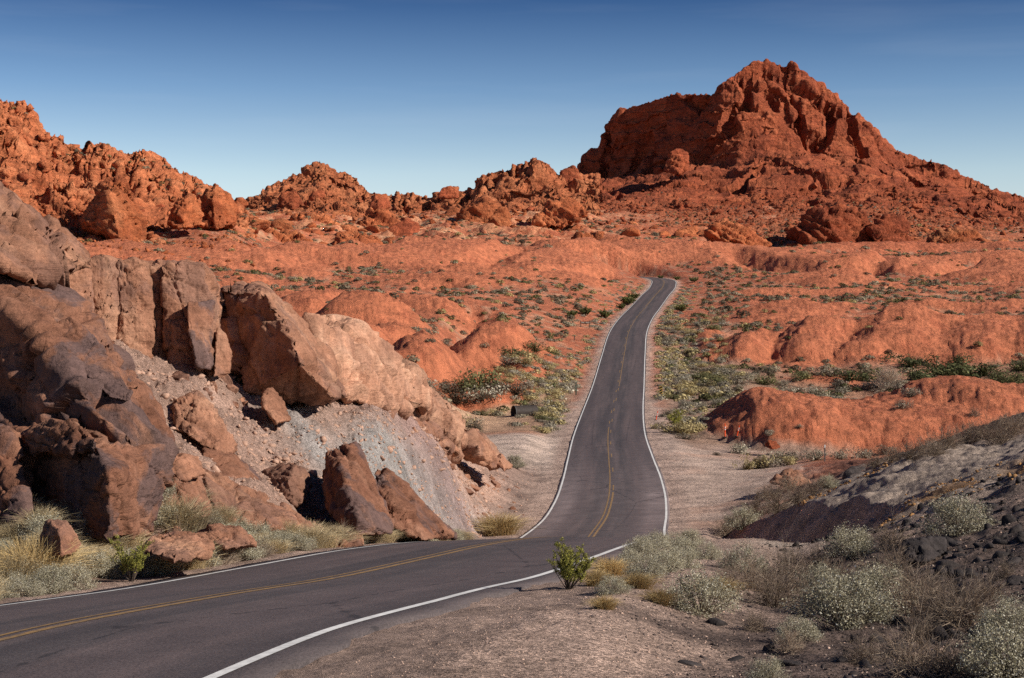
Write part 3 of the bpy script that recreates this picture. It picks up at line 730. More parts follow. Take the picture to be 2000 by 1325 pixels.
# right foreground
hull('boulder', 'smooth dark grey boulder among the brittlebush', 'boulder', [(1760,1080,24.3),(1768,1060,24.4),(1800,1050,24.4),(1845,1052,24.8),(1848,1080,24.2),(1812,1098,23.6),(1768,1098,23.8)], .5, 'black', amp=1., bed=.5)
hull('boulder', 'dark angular boulder at the edge of the pull-out', 'boulder', [(1645,935,72),(1650,920,72),(1662,912,72.3),(1690,913,72.6),(1692,938,71.6),(1655,942,71)], 1., 'black', amp=.7)
hull('rock_slab', 'flat pinkish slab beyond the pull-out shrubs', 'rock slab', [(1500,942,88),(1540,915,89),(1560,918,89),(1585,948,88),(1540,952,86)], 1.4)
hull('boulder', 'small dark red boulder at the foot of the orange mound', 'boulder', [(1490,872,128),(1500,860,128),(1515,862,128.4),(1525,874,128),(1510,878,127)], 1., 'redrock')

# ------------------------------------------------------------------ far rock hills: sheets of ground reaching from their foot over their crest
def hill(name, px0, px1, ncol, keys, nrow, mat, seed, blocks, back=60.):
    """keys: px -> list of (py or None for the ground, distance) stations from the foot to the crest"""
    px = np.linspace(px0, px1, ncol)
    kp = np.array([k[0] for k in keys], float); ns = len(keys[0][1])
    D = np.stack([np.interp(px, kp, [k[1][i][1] for k in keys]) for i in range(ns)], 1)
    Z = np.zeros_like(D)
    for i in range(ns):
        if keys[0][1][i][0] is None:
            Z[:, i] = ground((px-CX)/F*D[:, i], D[:, i])[0]-2.5
        else:
            Z[:, i] = (YH-np.interp(px, kp, [k[1][i][0] for k in keys]))/F*D[:, i]
    jag = .9*fbm(px/9., px*0+seed, None, 4)
    Z[:, -1] += jag*D[:, -1]/900*1.2
    D = np.concatenate([D, D[:, -1:]+back*.3, D[:, -1:]+back], 1)
    Z = np.concatenate([Z, Z[:, -1:]-back*.12, Z[:, -1:]*.35], 1)
    ds = np.empty((ncol, nrow)); zs = np.empty((ncol, nrow)); tt = np.empty((ncol, nrow))
    for c in range(ncol):
        py = -Z[c]/D[c]*F
        seg = np.abs(np.diff(py))+np.diff(D[c])*.16; seg[-2:] *= .25       # rows follow what can be seen
        s = np.concatenate([[0], np.cumsum(seg)]); q = np.linspace(0, s[-1], nrow)
        ds[c] = np.interp(q, s, D[c]); zs[c] = np.interp(q, s, Z[c]); tt[c] = np.interp(q, s, np.arange(ns+2))
    # soften the stations a little along the profile
    for it in range(int(nrow*.008)+1):
        for arr in (ds, zs): arr[:, 1:-1] = .25*arr[:, :-2]+.5*arr[:, 1:-1]+.25*arr[:, 2:]
    X = (px[:, None]-CX)/F*ds
    V = np.stack([X, ds, zs], -1).reshape(-1, 3)
    idx = np.arange(ncol*nrow).reshape(ncol, nrow)
    f = np.stack([idx[:-1, :-1], idx[1:, :-1], idx[1:, 1:], idx[:-1, 1:]], -1).reshape(-1, 4)
    t = tt.ravel()
    tc_ = np.interp(t, [0, .9, 1.25, 9], [0, 0, 1, 1])          # 0 on the rubble apron, 1 on the bare rock above
    N = normals(V, f)
    flu = ridged(V[:, 0]/11., V[:, 1]/11., V[:, 2]/40., 3)-1.1
    sc_ = blocks[0][0]/34.
    big = fbm(V[:, 0]/(58*sc_)+seed, V[:, 1]/(58*sc_), V[:, 2]/(48*sc_), 3)
    cl = 1-np.abs(perlin(V[:, 0]/(40*sc_)+seed*3+.4*big, V[:, 1]/(40*sc_), V[:, 2]/(95*sc_)))
    zz = V[:, 2]/(8.5*sc_)+.9*big+.35*perlin(V[:, 0]/9., V[:, 1]/9., V[:, 2]/9.); st = zz-np.floor(zz)
    led = sstep(0, .75, st)-sstep(.8, 1., st)
    V = V+N*(tc_*sc_*(flu*.7+4.6*big-8.5*sstep(.86, 1., cl)+1.5*(led-.4))*(1-.5*sstep(ns-1.3, ns-1, t)))[:, None]
    for (size, apron, cliff, crack) in blocks:
        N = normals(V, f)
        q = V/size
        wv = V+size*.35*np.stack([perlin(q[:, 0]*1.3+k_, q[:, 1]*1.3, q[:, 2]*1.3)+.5*perlin(q[:, 0]*3.1+k_, q[:, 1]*3.1, q[:, 2]*3.1) for k_ in (0, 31, 77)], 1)
        wv = wv*np.array([1, 1, .7])
        f1, f2, rv, tl = voro(wv+seed*9.7, size)
        e = sstep(0, .30, f2-f1)                              # every block falls away to its joints
        h = e*(.7*(rv-.4)+1.25*tl)-(.45 if size > 9 else .12)*f1-crack*sstep(.12, 0, f2-f1)+.3*fbm(q[:, 0]*2, q[:, 1]*2, q[:, 2]*2, 4, .6)
        fade = 1-.6*sstep(ns-1.3, ns-1, t) if size > 20 else 1.
        V = V+N*(h*(apron+(cliff-apron)*tc_)*fade)[:, None]
    N = normals(V, f); sandy = np.interp(t, [0, .45, 1.15], [1, .75, 0])*sstep(.35, .75, np.abs(N[:, 2])+.25*perlin(V[:, 0]/9, V[:, 1]/9, V[:, 2]/9))
    o = mesh_obj(name, V, f, M[mat], smooth=True, col=np.repeat(sandy[:, None], 3, 1)); tag(o, kind='structure')
    return V, np.repeat(px, nrow), t

HB = [(34, 1.6, 2.6, .5), (14, .8, .8, .5), (6., .75, .35, .4), (2.8, .45, .2, .3)]
butte = hill('mountain', 1120, 2200, 620, [
    (1120, [(None,575),(392,760),(352,960),(346,975)]), (1140, [(None,575),(392,750),(346,972),(306,985)]), (1152, [(None,575),(392,750),(345,970),(292,984)]), (1166, [(None,575),(395,745),(343,965),(284,980)]), (1176, [(None,575),(395,745),(342,962),(252,976)]),
    (1215, [(None,570),(395,740),(338,945),(214,960)]), (1262, [(None,565),(398,735),(332,925),(198,942)]), (1325, [(None,560),(400,730),(318,902),(176,926)]), (1360, [(None,560),(402,725),(312,888),(181,915)]),
    (1395, [(None,555),(404,720),(318,872),(178,902)]), (1410, [(None,555),(404,720),(318,866),(158,900)]), (1440, [(None,555),(405,718),(305,862),(139,902)]), (1475, [(None,553),(405,716),(290,862),(121,906)]), (1500, [(None,553),(405,715),(288,862),(118,908)]),
    (1550, [(None,550),(405,712),(292,866),(122,908)]), (1600, [(None,547),(404,710),(296,868),(156,905)]), (1650, [(None,545),(404,708),(300,870),(194,900)]), (1700, [(None,545),(405,706),(310,872),(241,896)]),
    (1750, [(None,543),(408,704),(330,872),(295,892)]), (1830, [(None,540),(415,700),(352,866),(320,886)]), (1900, [(None,537),(425,695),(375,862),(350,880)]), (1960, [(None,535),(432,690),(390,858),(370,876)]), (2000, [(None,535),(436,690),(396,855),(376,872)]), (2200, [(None,525),(455,680),(425,845),(412,862)])],
    400, 'redhill', 1, HB)
HL = [(24, 1.2, 2.6, .5), (11, .9, 1.1, .5), (4.6, .6, .4, .4), (1.9, .3, .2, .3)]
ridge = hill('hill', -330, 500, 520, [
    (-330, [(None,315),(452,378),(300,420),(120,465)]), (-150, [(None,315),(452,380),(300,425),(140,470)]), (0, [(None,320),(450,384),(330,430),(188,478)]), (22, [(None,320),(450,384),(330,430),(208,480)]), (42, [(None,320),(450,386),(330,432),(197,482)]), (68, [(None,320),(450,386),(335,434),(214,484)]),
    (78, [(None,322),(452,388),(340,436),(250,486)]), (120, [(None,322),(455,390),(350,438),(264,490)]), (150, [(None,325),(460,392),(355,440),(290,494)]), (182, [(None,325),(462,394),(355,440),(279,496)]), (222, [(None,328),(464,395),(360,445),(290,500)]), (262, [(None,330),(465,398),(365,448),(300,504)]),
    (300, [(None,330),(465,400),(372,452),(301,510)]), (335, [(None,335),(462,404),(380,458),(322,514)]), (352, [(None,340),(460,408),(385,462),(336,518)]), (372, [(None,345),(458,412),(390,466),(341,521)]), (392, [(None,350),(455,418),(395,470),(350,524)]), (425, [(None,365),(448,430),(405,480),(366,530)]), (455, [(None,380),(442,445),(412,495),(388,538)]), (485, [(None,400),(436,465),(425,505),(410,545)]), (500, [(None,410),(436,475),(430,515),(424,550)])],
    330, 'orangehill', 2, HL, 50)
HM = [(24, 1.2, 3., .5), (11, .9, 1.3, .5), (5., .5, .45, .4), (2.4, .3, .2, .3)]
mid = hill('hill', 430, 1170, 460, [
    (430, [(None,500),(438,650),(418,760),(399,820)]), (475, [(None,500),(438,650),(415,760),(391,830)]), (522, [(None,510),(438,660),(408,770),(361,840)]), (560, [(None,510),(438,665),(402,775),(341,850)]), (600, [(None,515),(438,670),(395,780),(325,856)]), (627, [(None,515),(438,670),(392,782),(317,858)]), (662, [(None,520),(438,672),(392,784),(334,856)]), (690, [(None,520),(438,674),(395,786),(340,852)]),
    (718, [(None,520),(440,675),(402,786),(367,840)]), (742, [(None,520),(442,675),(405,782),(377,830)]), (800, [(None,520),(444,675),(410,775),(373,815)]), (832, [(None,520),(444,675),(410,772),(379,810)]), (868, [(None,520),(444,672),(408,765),(365,800)]), (888, [(None,520),(444,670),(406,760),(361,796)]), (905, [(None,520),(444,668),(404,755),(369,792)]),
    (940, [(None,520),(442,665),(398,750),(341,790)]), (1000, [(None,520),(440,662),(390,745),(315,790)]), (1048, [(None,522),(436,660),(382,745),(304,790)]), (1074, [(None,525),(434,660),(378,748),(314,792)]), (1090, [(None,525),(432,662),(376,752),(338,790)]), (1110, [(None,530),(430,665),(374,760),(334,790)]), (1140, [(None,540),(425,670),(372,765),(339,795)]), (1170, [(None,540),(420,675),(370,770),(344,800)])],
    300, 'orangehill', 3, HM, 50)

from mathutils.bvhtree import BVHTree
def _bvh(sheet, ncol, nrow):
    V = sheet[0].reshape(ncol, nrow, 3)[::2, :int(nrow*.8):2]; a_, b_ = V.shape[:2]; ix = np.arange(a_*b_).reshape(a_, b_)
    f = np.stack([ix[:-1, :-1], ix[1:, :-1], ix[1:, 1:], ix[:-1, 1:]], -1).reshape(-1, 4)
    return BVHTree.FromPolygons(V.reshape(-1, 3).tolist(), f.tolist())
TREES = [_bvh(butte, 620, 400), _bvh(ridge, 520, 330), _bvh(mid, 460, 300)]
def topz(x, y, z0=None):
    z = gz(x, y) if z0 is None else z0
    for t_ in TREES:
        h = t_.ray_cast(Vector((x, y, 400.)), Vector((0, 0, -1)))[0]
        if h is not None: z = max(z, h.z)
    return z
OC = 'low rock outcrops below the hills'
for lab, pts_, d_ in (('low dark rock outcrop left of the far road bend', [(1095,498),(1128,470),(1180,464),(1232,480),(1205,502)], 540),
    ('jagged orange outcrop right of the red cube shaped boulder', [(1376,472),(1388,442),(1420,432),(1460,446),(1505,462),(1490,482)], 560),
    ('long pale ledge at the foot of the left ridge', [(476,474),(520,452),(585,455),(622,472),(600,486)], 505),
    ('pale ledge left of the lone smooth red boulder', [(632,482),(672,460),(735,462),(748,478),(700,494)], 520),
    ('rounded outcrop below the pointed middle hill', [(556,446),(596,418),(640,420),(668,444),(620,456)], 600),
    ('knobby outcrop in the middle of the slope below the low saddle', [(684,440),(720,412),(758,412),(786,440),(740,452)], 610),
    ('dark outcrop below the long middle hill', [(880,432),(905,408),(950,398),(985,412),(1000,430),(940,442)], 620),
    ('broken outcrop on the slope right of the long middle hill', [(1040,420),(1075,394),(1125,392),(1150,414),(1100,430)], 620),
    ('flat outcrop far right below the butte', [(1800,470),(1840,448),(1905,450),(1930,470),(1870,482)], 560)):
    hull('rock_outcrop', lab, 'rock outcrop', [(a_, b_+(16 if b_ > sum(q[1] for q in pts_)/len(pts_)+4 else 0), d_+(6 if b_ < min(q[1] for q in pts_)+6 else (-4 if b_ > max(q[1] for q in pts_)-6 else 0))) for a_, b_ in pts_], 14, 'orange', OC, amp=1.5, bed=2.)
RB_ = 'rock'
hull('rock_tower', 'tall leaning rock tower before the left ridge with a shadowed left side', 'rock tower', [(163,432,392),(182,385,394),(205,350,396),(235,344,397),(262,382,399),(284,462,399),(272,474,392),(222,476,385),(170,444,388),(213,382,386),(235,466,382)], 14, 'orange', amp=1.2)
hull('rock_tower', 'broad dark rock tower at the right end of the left ridge', 'rock tower', [(392,420,428),(402,378,430),(420,361,432),(445,378,434),(464,415,434),(455,442,428),(425,446,422),(398,440,424),(415,395,423)], 12, 'orange', amp=1.5)
hull('rock_tower', 'jagged twin rock left of the broad dark tower', 'rock tower', [(328,436,406),(345,395,409),(368,380,411),(390,392,412),(396,440,408),(360,448,402)], 10, 'orange', amp=1.6)
hull('boulder', 'big smooth red boulder sitting alone on the pale slope', 'boulder', [(742,468,566),(762,442,570),(795,427,572),(818,435,572),(822,460,568),(800,470,562)], 10, 'redrock', amp=.5)
hull('boulder', 'round red boulder on the skyline left of the low saddle', 'boulder', [(720,408,718),(733,379,720),(752,378,722),(764,405,720),(742,413,714)], 8, 'redrock', amp=1.3)
hull('boulder', 'round boulder on the skyline beside the foot of the great cliff', 'boulder', [(1088,358,786),(1096,334,788),(1120,325,790),(1134,340,790),(1134,362,784),(1110,366,780)], 9, 'redrock', amp=1.3)
hull('boulder', 'dark boulder at the left foot of the pointed middle hill', 'boulder', [(536,408,760),(550,376,763),(575,371,765),(594,402,762),(575,411,756)], 9, 'redrock', amp=1.3)
hull('boulder', 'twin topped boulder on the skyline left of the long middle hill', 'boulder', [(852,388,780),(862,368,782),(880,362,783),(895,372,783),(896,388,780)], 7, 'redrock', amp=.8)
hull('boulder', 'tall pale boulder standing on the rubble under the great cliff', 'boulder', [(1298,335,800),(1306,300,803),(1325,290,804),(1342,300,804),(1344,330,800),(1325,342,796)], 9, 'redrock', amp=1.6)
hull('boulder', 'red cube shaped boulder on the ledge by the road bend', 'boulder', [(1312,470,600),(1322,448,603),(1362,440,606),(1366,462,604),(1340,474,597)], 7, 'orange', amp=.6)
hull('rock_outcrop', 'broad layered outcrop with a dark cave on the slope right of the road', 'rock outcrop', [(1545,458,588),(1580,415,592),(1640,408,596),(1690,418,596),(1712,472,590),(1640,482,580),(1570,472,582),(1620,432,580)], 14, 'redrock', amp=1.4, bed=2.5)
hull('rock_outcrop', 'sloping layered outcrop ending in a sharp point right of the broad one', 'rock outcrop', [(1695,450,583),(1730,418,588),(1765,424,590),(1778,496,583),(1760,492,578),(1710,472,578)], 10, 'redrock', amp=1.2, bed=2.5)
hull('boulder', 'lone rounded boulder at the right foot of the butte', 'boulder', [(1690,372,800),(1705,345,803),(1730,340,804),(1738,368,800),(1715,378,795)], 8, 'redrock', amp=.8)

# boulders scattered on the slopes: the largest are things, the rest is rubble
protos = []
for i in range(12):
    V, f = rock_mesh(100+i, 3, 14, .8)
    me_o = mesh_obj('boulder', V, f, M['redrock']); protos.append(me_o.data); bpy.data.objects.remove(me_o)
def boulder(p, s, mesh, label, group, r, mat=None, sink=.25, name='boulder', cat='boulder'):
    o = bpy.data.objects.new(name, mesh); COL.objects.link(o)
    o.location = (p[0], p[1], p[2]-sink*s)
    o.scale = (s*r.uniform(.8, 1.3), s*r.uniform(.7, 1.1), s*r.uniform(.7, 1.15)); o.rotation_euler = (r.uniform(-.4, .4), r.uniform(-.4, .4), r.uniform(0, 6.28))
    tag(o, label, cat, group); return o
def scatter(sheet, n, s0, s1, tmax, label, group, seed, pxr=(0, 2000), tmin=.15, power=2.6):
    V, px, t = sheet; r = np.random.default_rng(seed)
    cand = np.nonzero((t < tmax) & (t > tmin) & (px > pxr[0]) & (px < pxr[1]))[0]
    ids = r.choice(cand, n, replace=False)
    out = []
    for i in ids:
        s = s0+(s1-s0)*r.random()**power
        boulder(V[i], s, protos[r.integers(12)], label, group, r)
    return cand
scatter(butte, 80, 1.7, 5.2, 1.6, 'rough red boulder lying on the rubble slope below the butte', 'boulders on the slope below the butte', 21, (1130, 2050))
scatter(ridge, 45, 1., 3., 1.8, 'rough orange boulder lying on the steep left ridge', 'boulders on the left ridge', 22, (-50, 490))
scatter(mid, 60, 1.8, 5., 2.4, 'rough orange boulder lying on the low middle hills', 'boulders on the middle hills', 23, (480, 1130))
def rubble(sheet, n, s0, s1, tmax, seed, pxr, mat):
    V, px, t = sheet; r = np.random.default_rng(seed)
    cand = np.nonzero((t < tmax) & (t > .25) & (px > pxr[0]) & (px < pxr[1]))[0]
    ids = r.choice(cand, n, replace=False); N = perlin(V[ids, 0]/14, V[ids, 1]/14, V[ids, 2]/14)
    ids = ids[N > -.25]
    stones('rubble', V[ids]-np.array([0, 0, .3]), s0+(s1-s0)*r.random(len(ids))**3, M[mat], seed, 1, .85)
rubble(butte, 8500, .55, 2.3, 1.4, 31, (1100, 2150), 'redrock')
rubble(ridge, 2600, .35, 1.5, 1.9, 32, (-250, 500), 'orange')
rubble(mid, 4000, .5, 2., 1.9, 33, (430, 1170), 'orange')

# blocks that rolled out onto the plain in front of the hills
def spill(n, px0, px1, d0, d1, s0, s1, seed, mat):
    r = np.random.default_rng(seed); px = r.uniform(px0, px1, n); d = d1-(d1-d0)*r.random(n)**1.7; X = (px-CX)/F*d
    z, m = ground(X, d); k = perlin(X/16, d/16) > -.25+.5*(d1-d)/(d1-d0)
    P_ = np.stack([X, d, z], 1)[k]; P_[:, 2] = [topz(*q) for q in P_]; stones('rubble', P_, s0+(s1-s0)*r.random(len(P_))**4, M[mat], seed, 1, .8)
spill(3800, 1110, 2100, 560, 735, .5, 3.2, 36, 'redrock')
spill(1500, -60, 500, 325, 400, .3, 1.8, 37, 'orange')
spill(3000, 440, 1150, 520, 690, .5, 2.8, 38, 'orange')
# ledges of broken rock on the lower slopes
def ledge(spots, n, s0, s1, label, group, seed, mat, flat=.7):
    r = np.random.default_rng(seed)
    meshes = []
    for i in range(5):
        V, f = rock_mesh(seed*7+i, 3, 12, flat)
        o = mesh_obj('rock', V, f, M[mat]); meshes.append(o.data); bpy.data.objects.remove(o)
    for (px0, px1, d0, d1, k) in spots:
        for i in range(k):
            d = r.uniform(d0, d1); x = (r.uniform(px0, px1)-CX)/F*d; s = s0+(s1-s0)*r.random()**2
            boulder((x, d, topz(x, d)), s, meshes[r.integers(5)], label, group, r, name='ledge_rock', cat='rock', sink=.2)
ledge([(1330,1500,590,650,30),(1080,1300,580,640,26),(1540,1830,570,640,28),(1600,1720,560,600,10),(1820,2020,560,640,14)], 0, 1.8, 6., 'broken red rock in the low ledges at the foot of the butte', 'rocks in the ledges below the butte', 41, 'orange')
ledge([(450,780,510,640,60),(560,960,620,700,30)], 0, 2.2, 8.5, 'flat pale orange rock in the ledges below the middle hills', 'flat rocks below the middle hills', 42, 'orange', .6)

# loose stones on the scree and the verge
r = np.random.default_rng(51)
pts = []; sz = []
while len(pts) < 15000:
    n = 4000; px = r.uniform(-50, 1015, n); d = r.uniform(33, 105, n); X = (px-CX)/F*d
    z, m = ground(X, d); k = (m['tal'] > .5) & ((m['off'] < -6.8) | ((m['off'] < -5.3) & (d > 45))) & (r.random(n) < .35+.65*sstep(-.2, .5, perlin(X/3., d/3.)))
    for i in np.nonzero(k)[0]: pts.append((X[i], d[i], z[i])); sz.append(.03+.22*r.random()**7+.07*r.random())
stones('rubble', pts, sz, M['talus'], 52, 1, .7)
pts = []; sz = []; cl = []
n = 34000; d = 9.5+34*r.random(n)**1.7; px = r.uniform(250, 2080, n); X = (px-CX)/F*d
z, m = ground(X, d); k = (m['off'] > 4.05)
dk = sstep(1100, 1450, px+200*perlin(X/3, d/3))*sstep(42, 26, d)
k &= r.random(n) < .55+.45*dk
for i in np.nonzero(k)[0]:
    pts.append((X[i], d[i], z[i])); big = r.random() < .03*(.1+dk[i])
    sz.append((.007+.014*r.random()**2)*(1+dk[i]*.6)*(2.6 if big else 1)*(d[i]/16)**.4)
    g = r.uniform(.5, 1.35); base = np.array([.44, .30, .23]) if r.random() > dk[i]*.85 else np.array([.07, .052, .047])
    if r.random() < .05: base = np.array([.40, .31, .25])
    cl.append(base*g)
stones('gravel', pts, sz, M['gravel'], 53, 1, .75, cols=np.array(cl), nproto=14)
# dark volcanic stones, lower right; ochre rubble on the grey mound
meshb = []
for i in range(6):
    V, f = rock_mesh(300+i, 3, 14, .8); o = mesh_obj('stone', V, f, M['black']); meshb.append(o.data); bpy.data.objects.remove(o)
for (px, py) in [(1405,1222),(1560,1262),(1690,1180),(1500,1270),(1880,1085),(1905,1100),(1930,1075),(1960,1050),(1985,1100),(1870,1060),(1940,1120),(1900,1130),(1980,1020),(1950,1000),(1990,1140),(1860,1110),(1650,1290),(1780,1300),(1350,1300),(1440,1290),(1720,1255),(1850,1270),(1540,1300),(1970,1180),(1925,1165)]:
    p = hit([(px, py)])[0]
    boulder(p, p[1]*r.uniform(.004, .011), meshb[r.integers(6)], 'dark volcanic stone lying in the lower right foreground', 'dark volcanic stones', r, name='stone', cat='stone')
pts = []; sz = []
q = [(r.uniform(1640, 2010), 0) for _ in range(10)]
while len(pts) < 3600:
    px = r.uniform(1600, 2060); d = r.normal(39.5+(px-1600)*.004, 1.3+2.2*sstep(1600, 1900, px)); X = (px-CX)/F*d
    if perlin(np.array([X/1.1]), np.array([d/1.1]))[0] < -.05: continue
    pts.append((X, d, gz(X, d))); sz.append(.014+.10*r.random()**6)
while len(pts) < 4100:
    px = r.uniform(1560, 1760); d = 60+(px-1560)*.03+r.normal(0, 1.); X = (px-CX)/F*d
    pts.append((X, d, gz(X, d))); sz.append(.03+.15*r.random()**5)
stones('rubble', pts, sz, M['ochre'], 54, 1, .8)

# clods and stones on the dirt between the scree and the far road
r = np.random.default_rng(61); pts = []; sz = []
while len(pts) < 1100:
    d = r.uniform(66, 118); k = int(np.interp(d, _rd, np.arange(NS))); off = r.uniform(-13, -5.); q = road_point(np.array([k]), np.array([off]))[0]
    if perlin(np.array([q[0]/2.]), np.array([q[1]/4.]))[0] < -.1: continue
    pts.append((q[0], q[1], gz(q[0], q[1]))); sz.append(.025+.13*r.random()**4)
stones('rubble', pts, sz, M['talus'], 62, 1, .7)

# broken blocks along the foot and the crest of the roadside outcrop
meshr = []
for i in range(8):
    V, f = rock_mesh(700+i, 3, 15, .75); o = mesh_obj('boulder', V, f, M['brown']); meshr.append(o.data); bpy.data.objects.remove(o)
r = np.random.default_rng(71)
def along(path, n, s0, s1, spread, label, group):
    path = np.array(path, float)
    for i in range(n):
        u = r.random()*(len(path)-1); k = int(u); q = path[k]+(path[min(k+1, len(path)-1)]-path[k])*(u-k)
        px = q[0]+r.normal()*spread; d = q[1]+r.normal()*1.2; x = (px-CX)/F*d
        s = s0+(s1-s0)*r.random()**2.5
        boulder((x, d, gz(x, d)), s, meshr[r.integers(8)], label, group, r, sink=.2, name='broken_block', cat='rock block')
along([(20,30),(260,31.5),(420,36),(620,41),(800,49)], 46, .10, .45, 22, 'small broken brown block lying at the foot of the roadside outcrop', 'broken blocks at the foot of the outcrop')
along([(330,49),(480,54),(620,60),(760,68),(880,80),(960,92)], 60, .12, .6, 24, 'broken brown block lying on the scree under the cliff wall', 'broken blocks on the scree')
along([(900,88),(950,95),(1000,100),(1010,84)], 22, .12, .5, 8, 'small reddish block strewn beside the dark red block', 'blocks beside the turnout')

r = np.random.default_rng(81); pts = []; sz = []
while len(pts) < 2600:
    px = r.uniform(1480, 2150); d = r.uniform(11, 37); X = (px-CX)/F*d
    if r.random() > sstep(1500, 1850, px+14*(d-22)) or perlin(np.array([X/1.2]), np.array([d/1.8]))[0] < -.25: continue
    pts.append((X, d, gz(X, d))); sz.append(.018+.05*r.random()**2+.20*r.random()**9)
stones('rubble', pts, sz, M['black'], 82, 1, .85)
# ------------------------------------------------------------------ plants
def unit(n, r):
    v = r.normal(size=(n, 3)); return v/np.linalg.norm(v, axis=1)[:, None]
def leaf_quads(C, size, r, wid=.55, up=.3, out=None):
    """small leaf faces round the points C; out: directions the faces look towards"""
    n = len(C); a_ = unit(n, r); a_[:, 2] += up; a_ /= np.linalg.norm(a_, axis=1)[:, None]
    if out is not None:
        nn_ = out/(np.linalg.norm(out, axis=1)[:, None]+1e-9)+.55*unit(n, r); nn_ /= np.linalg.norm(nn_, axis=1)[:, None]
        a_ = np.cross(nn_, unit(n, r)); a_ /= np.linalg.norm(a_, axis=1)[:, None]+1e-9
    b = np.cross(a_, unit(n, r)) if out is None else np.cross(nn_, a_); b /= np.linalg.norm(b, axis=1)[:, None]+1e-9
    s = np.asarray(size)[:, None] if np.ndim(size) else size
    V = np.stack([C-a_*s*.5, C+b*s*wid*.5, C+a_*s*.5, C-b*s*wid*.5], 1).reshape(-1, 3)
    return V, np.arange(n*4).reshape(n, 4)
def sticks(A_, B_, w0, w1, r):
    """thin tapered blades from A to B, two crossed faces each"""
    n = len(A_); d = B_-A_; s = np.cross(d, unit(n, r)); s /= np.linalg.norm(s, axis=1)[:, None]+1e-9
    t = np.cross(d, s); t /= np.linalg.norm(t, axis=1)[:, None]+1e-9
    V = []
    for q in (s, t): V.append(np.stack([A_-q*w0, A_+q*w0, B_+q*w1, B_-q*w1], 1))
    V = np.concatenate(V).reshape(-1, 3)
    return V, np.arange(len(V)).reshape(-1, 4)
def merge(parts):
    Vs, Fs, b = [], [], 0
    for V, f in parts: Vs.append(V); Fs.append(f+b); b += len(V)
    return np.concatenate(Vs), np.concatenate(Fs)
def mk(name, V, f, mat, col, smooth=False):
    o = mesh_obj(name, V, f, M[mat], smooth=smooth, col=col); me = o.data; bpy.data.objects.remove(o); return me
def dome_tips(n, R, H, r, low=.12):
    u = unit(n*3, r); u = u[u[:, 2] > low][:n]
    return u*np.array([R, R, H])*(.78+.3*r.random((len(u), 1)))
def rep4(c): return np.repeat(c, 4, 0)
def tint(n, r, cols, w, spread=.22):
    c = np.array(cols)[r.choice(len(cols), n, p=w)]
    return c*(1+spread*r.normal(size=(n, 1))).clip(.4, 1.8)

def brittlebush(seed, stems=84, per=105, leaf=.0235):
    r = np.random.default_rng(seed)
    T = dome_tips(stems, .52, .62, r, .08); T[:, :2] += r.normal(size=(len(T), 2))*.05
    A0 = np.zeros_like(T); A0[:, :2] = T[:, :2]*.12
    Mid = T*.55; Mid[:, 2] *= .85
    sv = merge([sticks(A0, Mid, .008, .006, r), sticks(Mid, T, .006, .003, r)])
    n = len(T)*per; k = np.repeat(np.arange(len(T)), per)
    back = r.random(n)**1.6*.32
    C = T[k]*(1-back[:, None])+r.normal(size=(n, 3))*np.array([.055, .055, .05]); C[:, 2] = np.abs(C[:, 2])
    lv = leaf_quads(C, leaf*(.6+.8*r.random(n)), r)
    col = tint(n, r, [(.45,.41,.29), (.33,.29,.19), (.60,.57,.47), (.19,.17,.10)], [.45, .3, .15, .1])
    return mk('foliage', *lv, 'leaf', rep4(col)), mk('stems', *sv, 'twig', tint(len(sv[0]), r, [(.25,.2,.15)], [1.]))
def straw_tuft(seed, n=900, H=.66, R=.42, wid=.0026, cols=((.55,.44,.26), (.46,.36,.21), (.64,.54,.36), (.28,.22,.14)), spread=.5):
    r = np.random.default_rng(seed)
    B = r.normal(size=(n, 3))*np.array([R*.33, R*.33, 0]); out = r.normal(size=(n, 2))*.15*R/.42+B[:, :2]*spread*2.2
    h = H*(.5+.6*r.random(n))
    P1 = B+np.stack([out[:, 0]*.35, out[:, 1]*.35, h*.55], 1); P2 = B+np.stack([out[:, 0], out[:, 1], h*(.92-.25*np.hypot(out[:, 0], out[:, 1])/R)], 1)
    V1 = sticks(B, P1, wid, wid*.9, r); V2 = sticks(P1, P2, wid*.9, wid*.25, r)
    c = tint(n, r, cols, [.4, .3, .18, .12]); cc = np.concatenate([rep4(c), rep4(c)]*2)[:len(V1[0])+len(V2[0])]
    V, f = merge([V1, V2]); return mk('blades', V, f, 'twig', cc)
def twig_bush(seed, n=46, R=.55, H=.6, cols=((.34,.26,.19), (.24,.18,.14), (.45,.36,.27)), leaves=0):
    r = np.random.default_rng(seed); T = dome_tips(n, R, H, r, .05)
    A0 = T*.08; A0[:, 2] = 0; m = len(T); J = T*.5+r.normal(size=(m, 3))*.05
    pr = [sticks(A0, J, .007, .005, r)]
    for lv in range(2):
        k = np.repeat(np.arange(len(J)), 5 if lv == 0 else 4)
        E = J[k]*(1.38 if lv == 0 else 1.24)+r.normal(size=(len(k), 3))*(.11 if lv == 0 else .085); E[:, 2] = np.abs(E[:, 2])+.01
        pr.append(sticks(J[k], E, .0042 if lv == 0 else .003, .0028 if lv == 0 else .0014, r)); J = E
    V, f = merge(pr); return mk('twigs', V, f, 'twig', rep4(tint(len(V)//4, r, cols, [.45, .3, .25])))
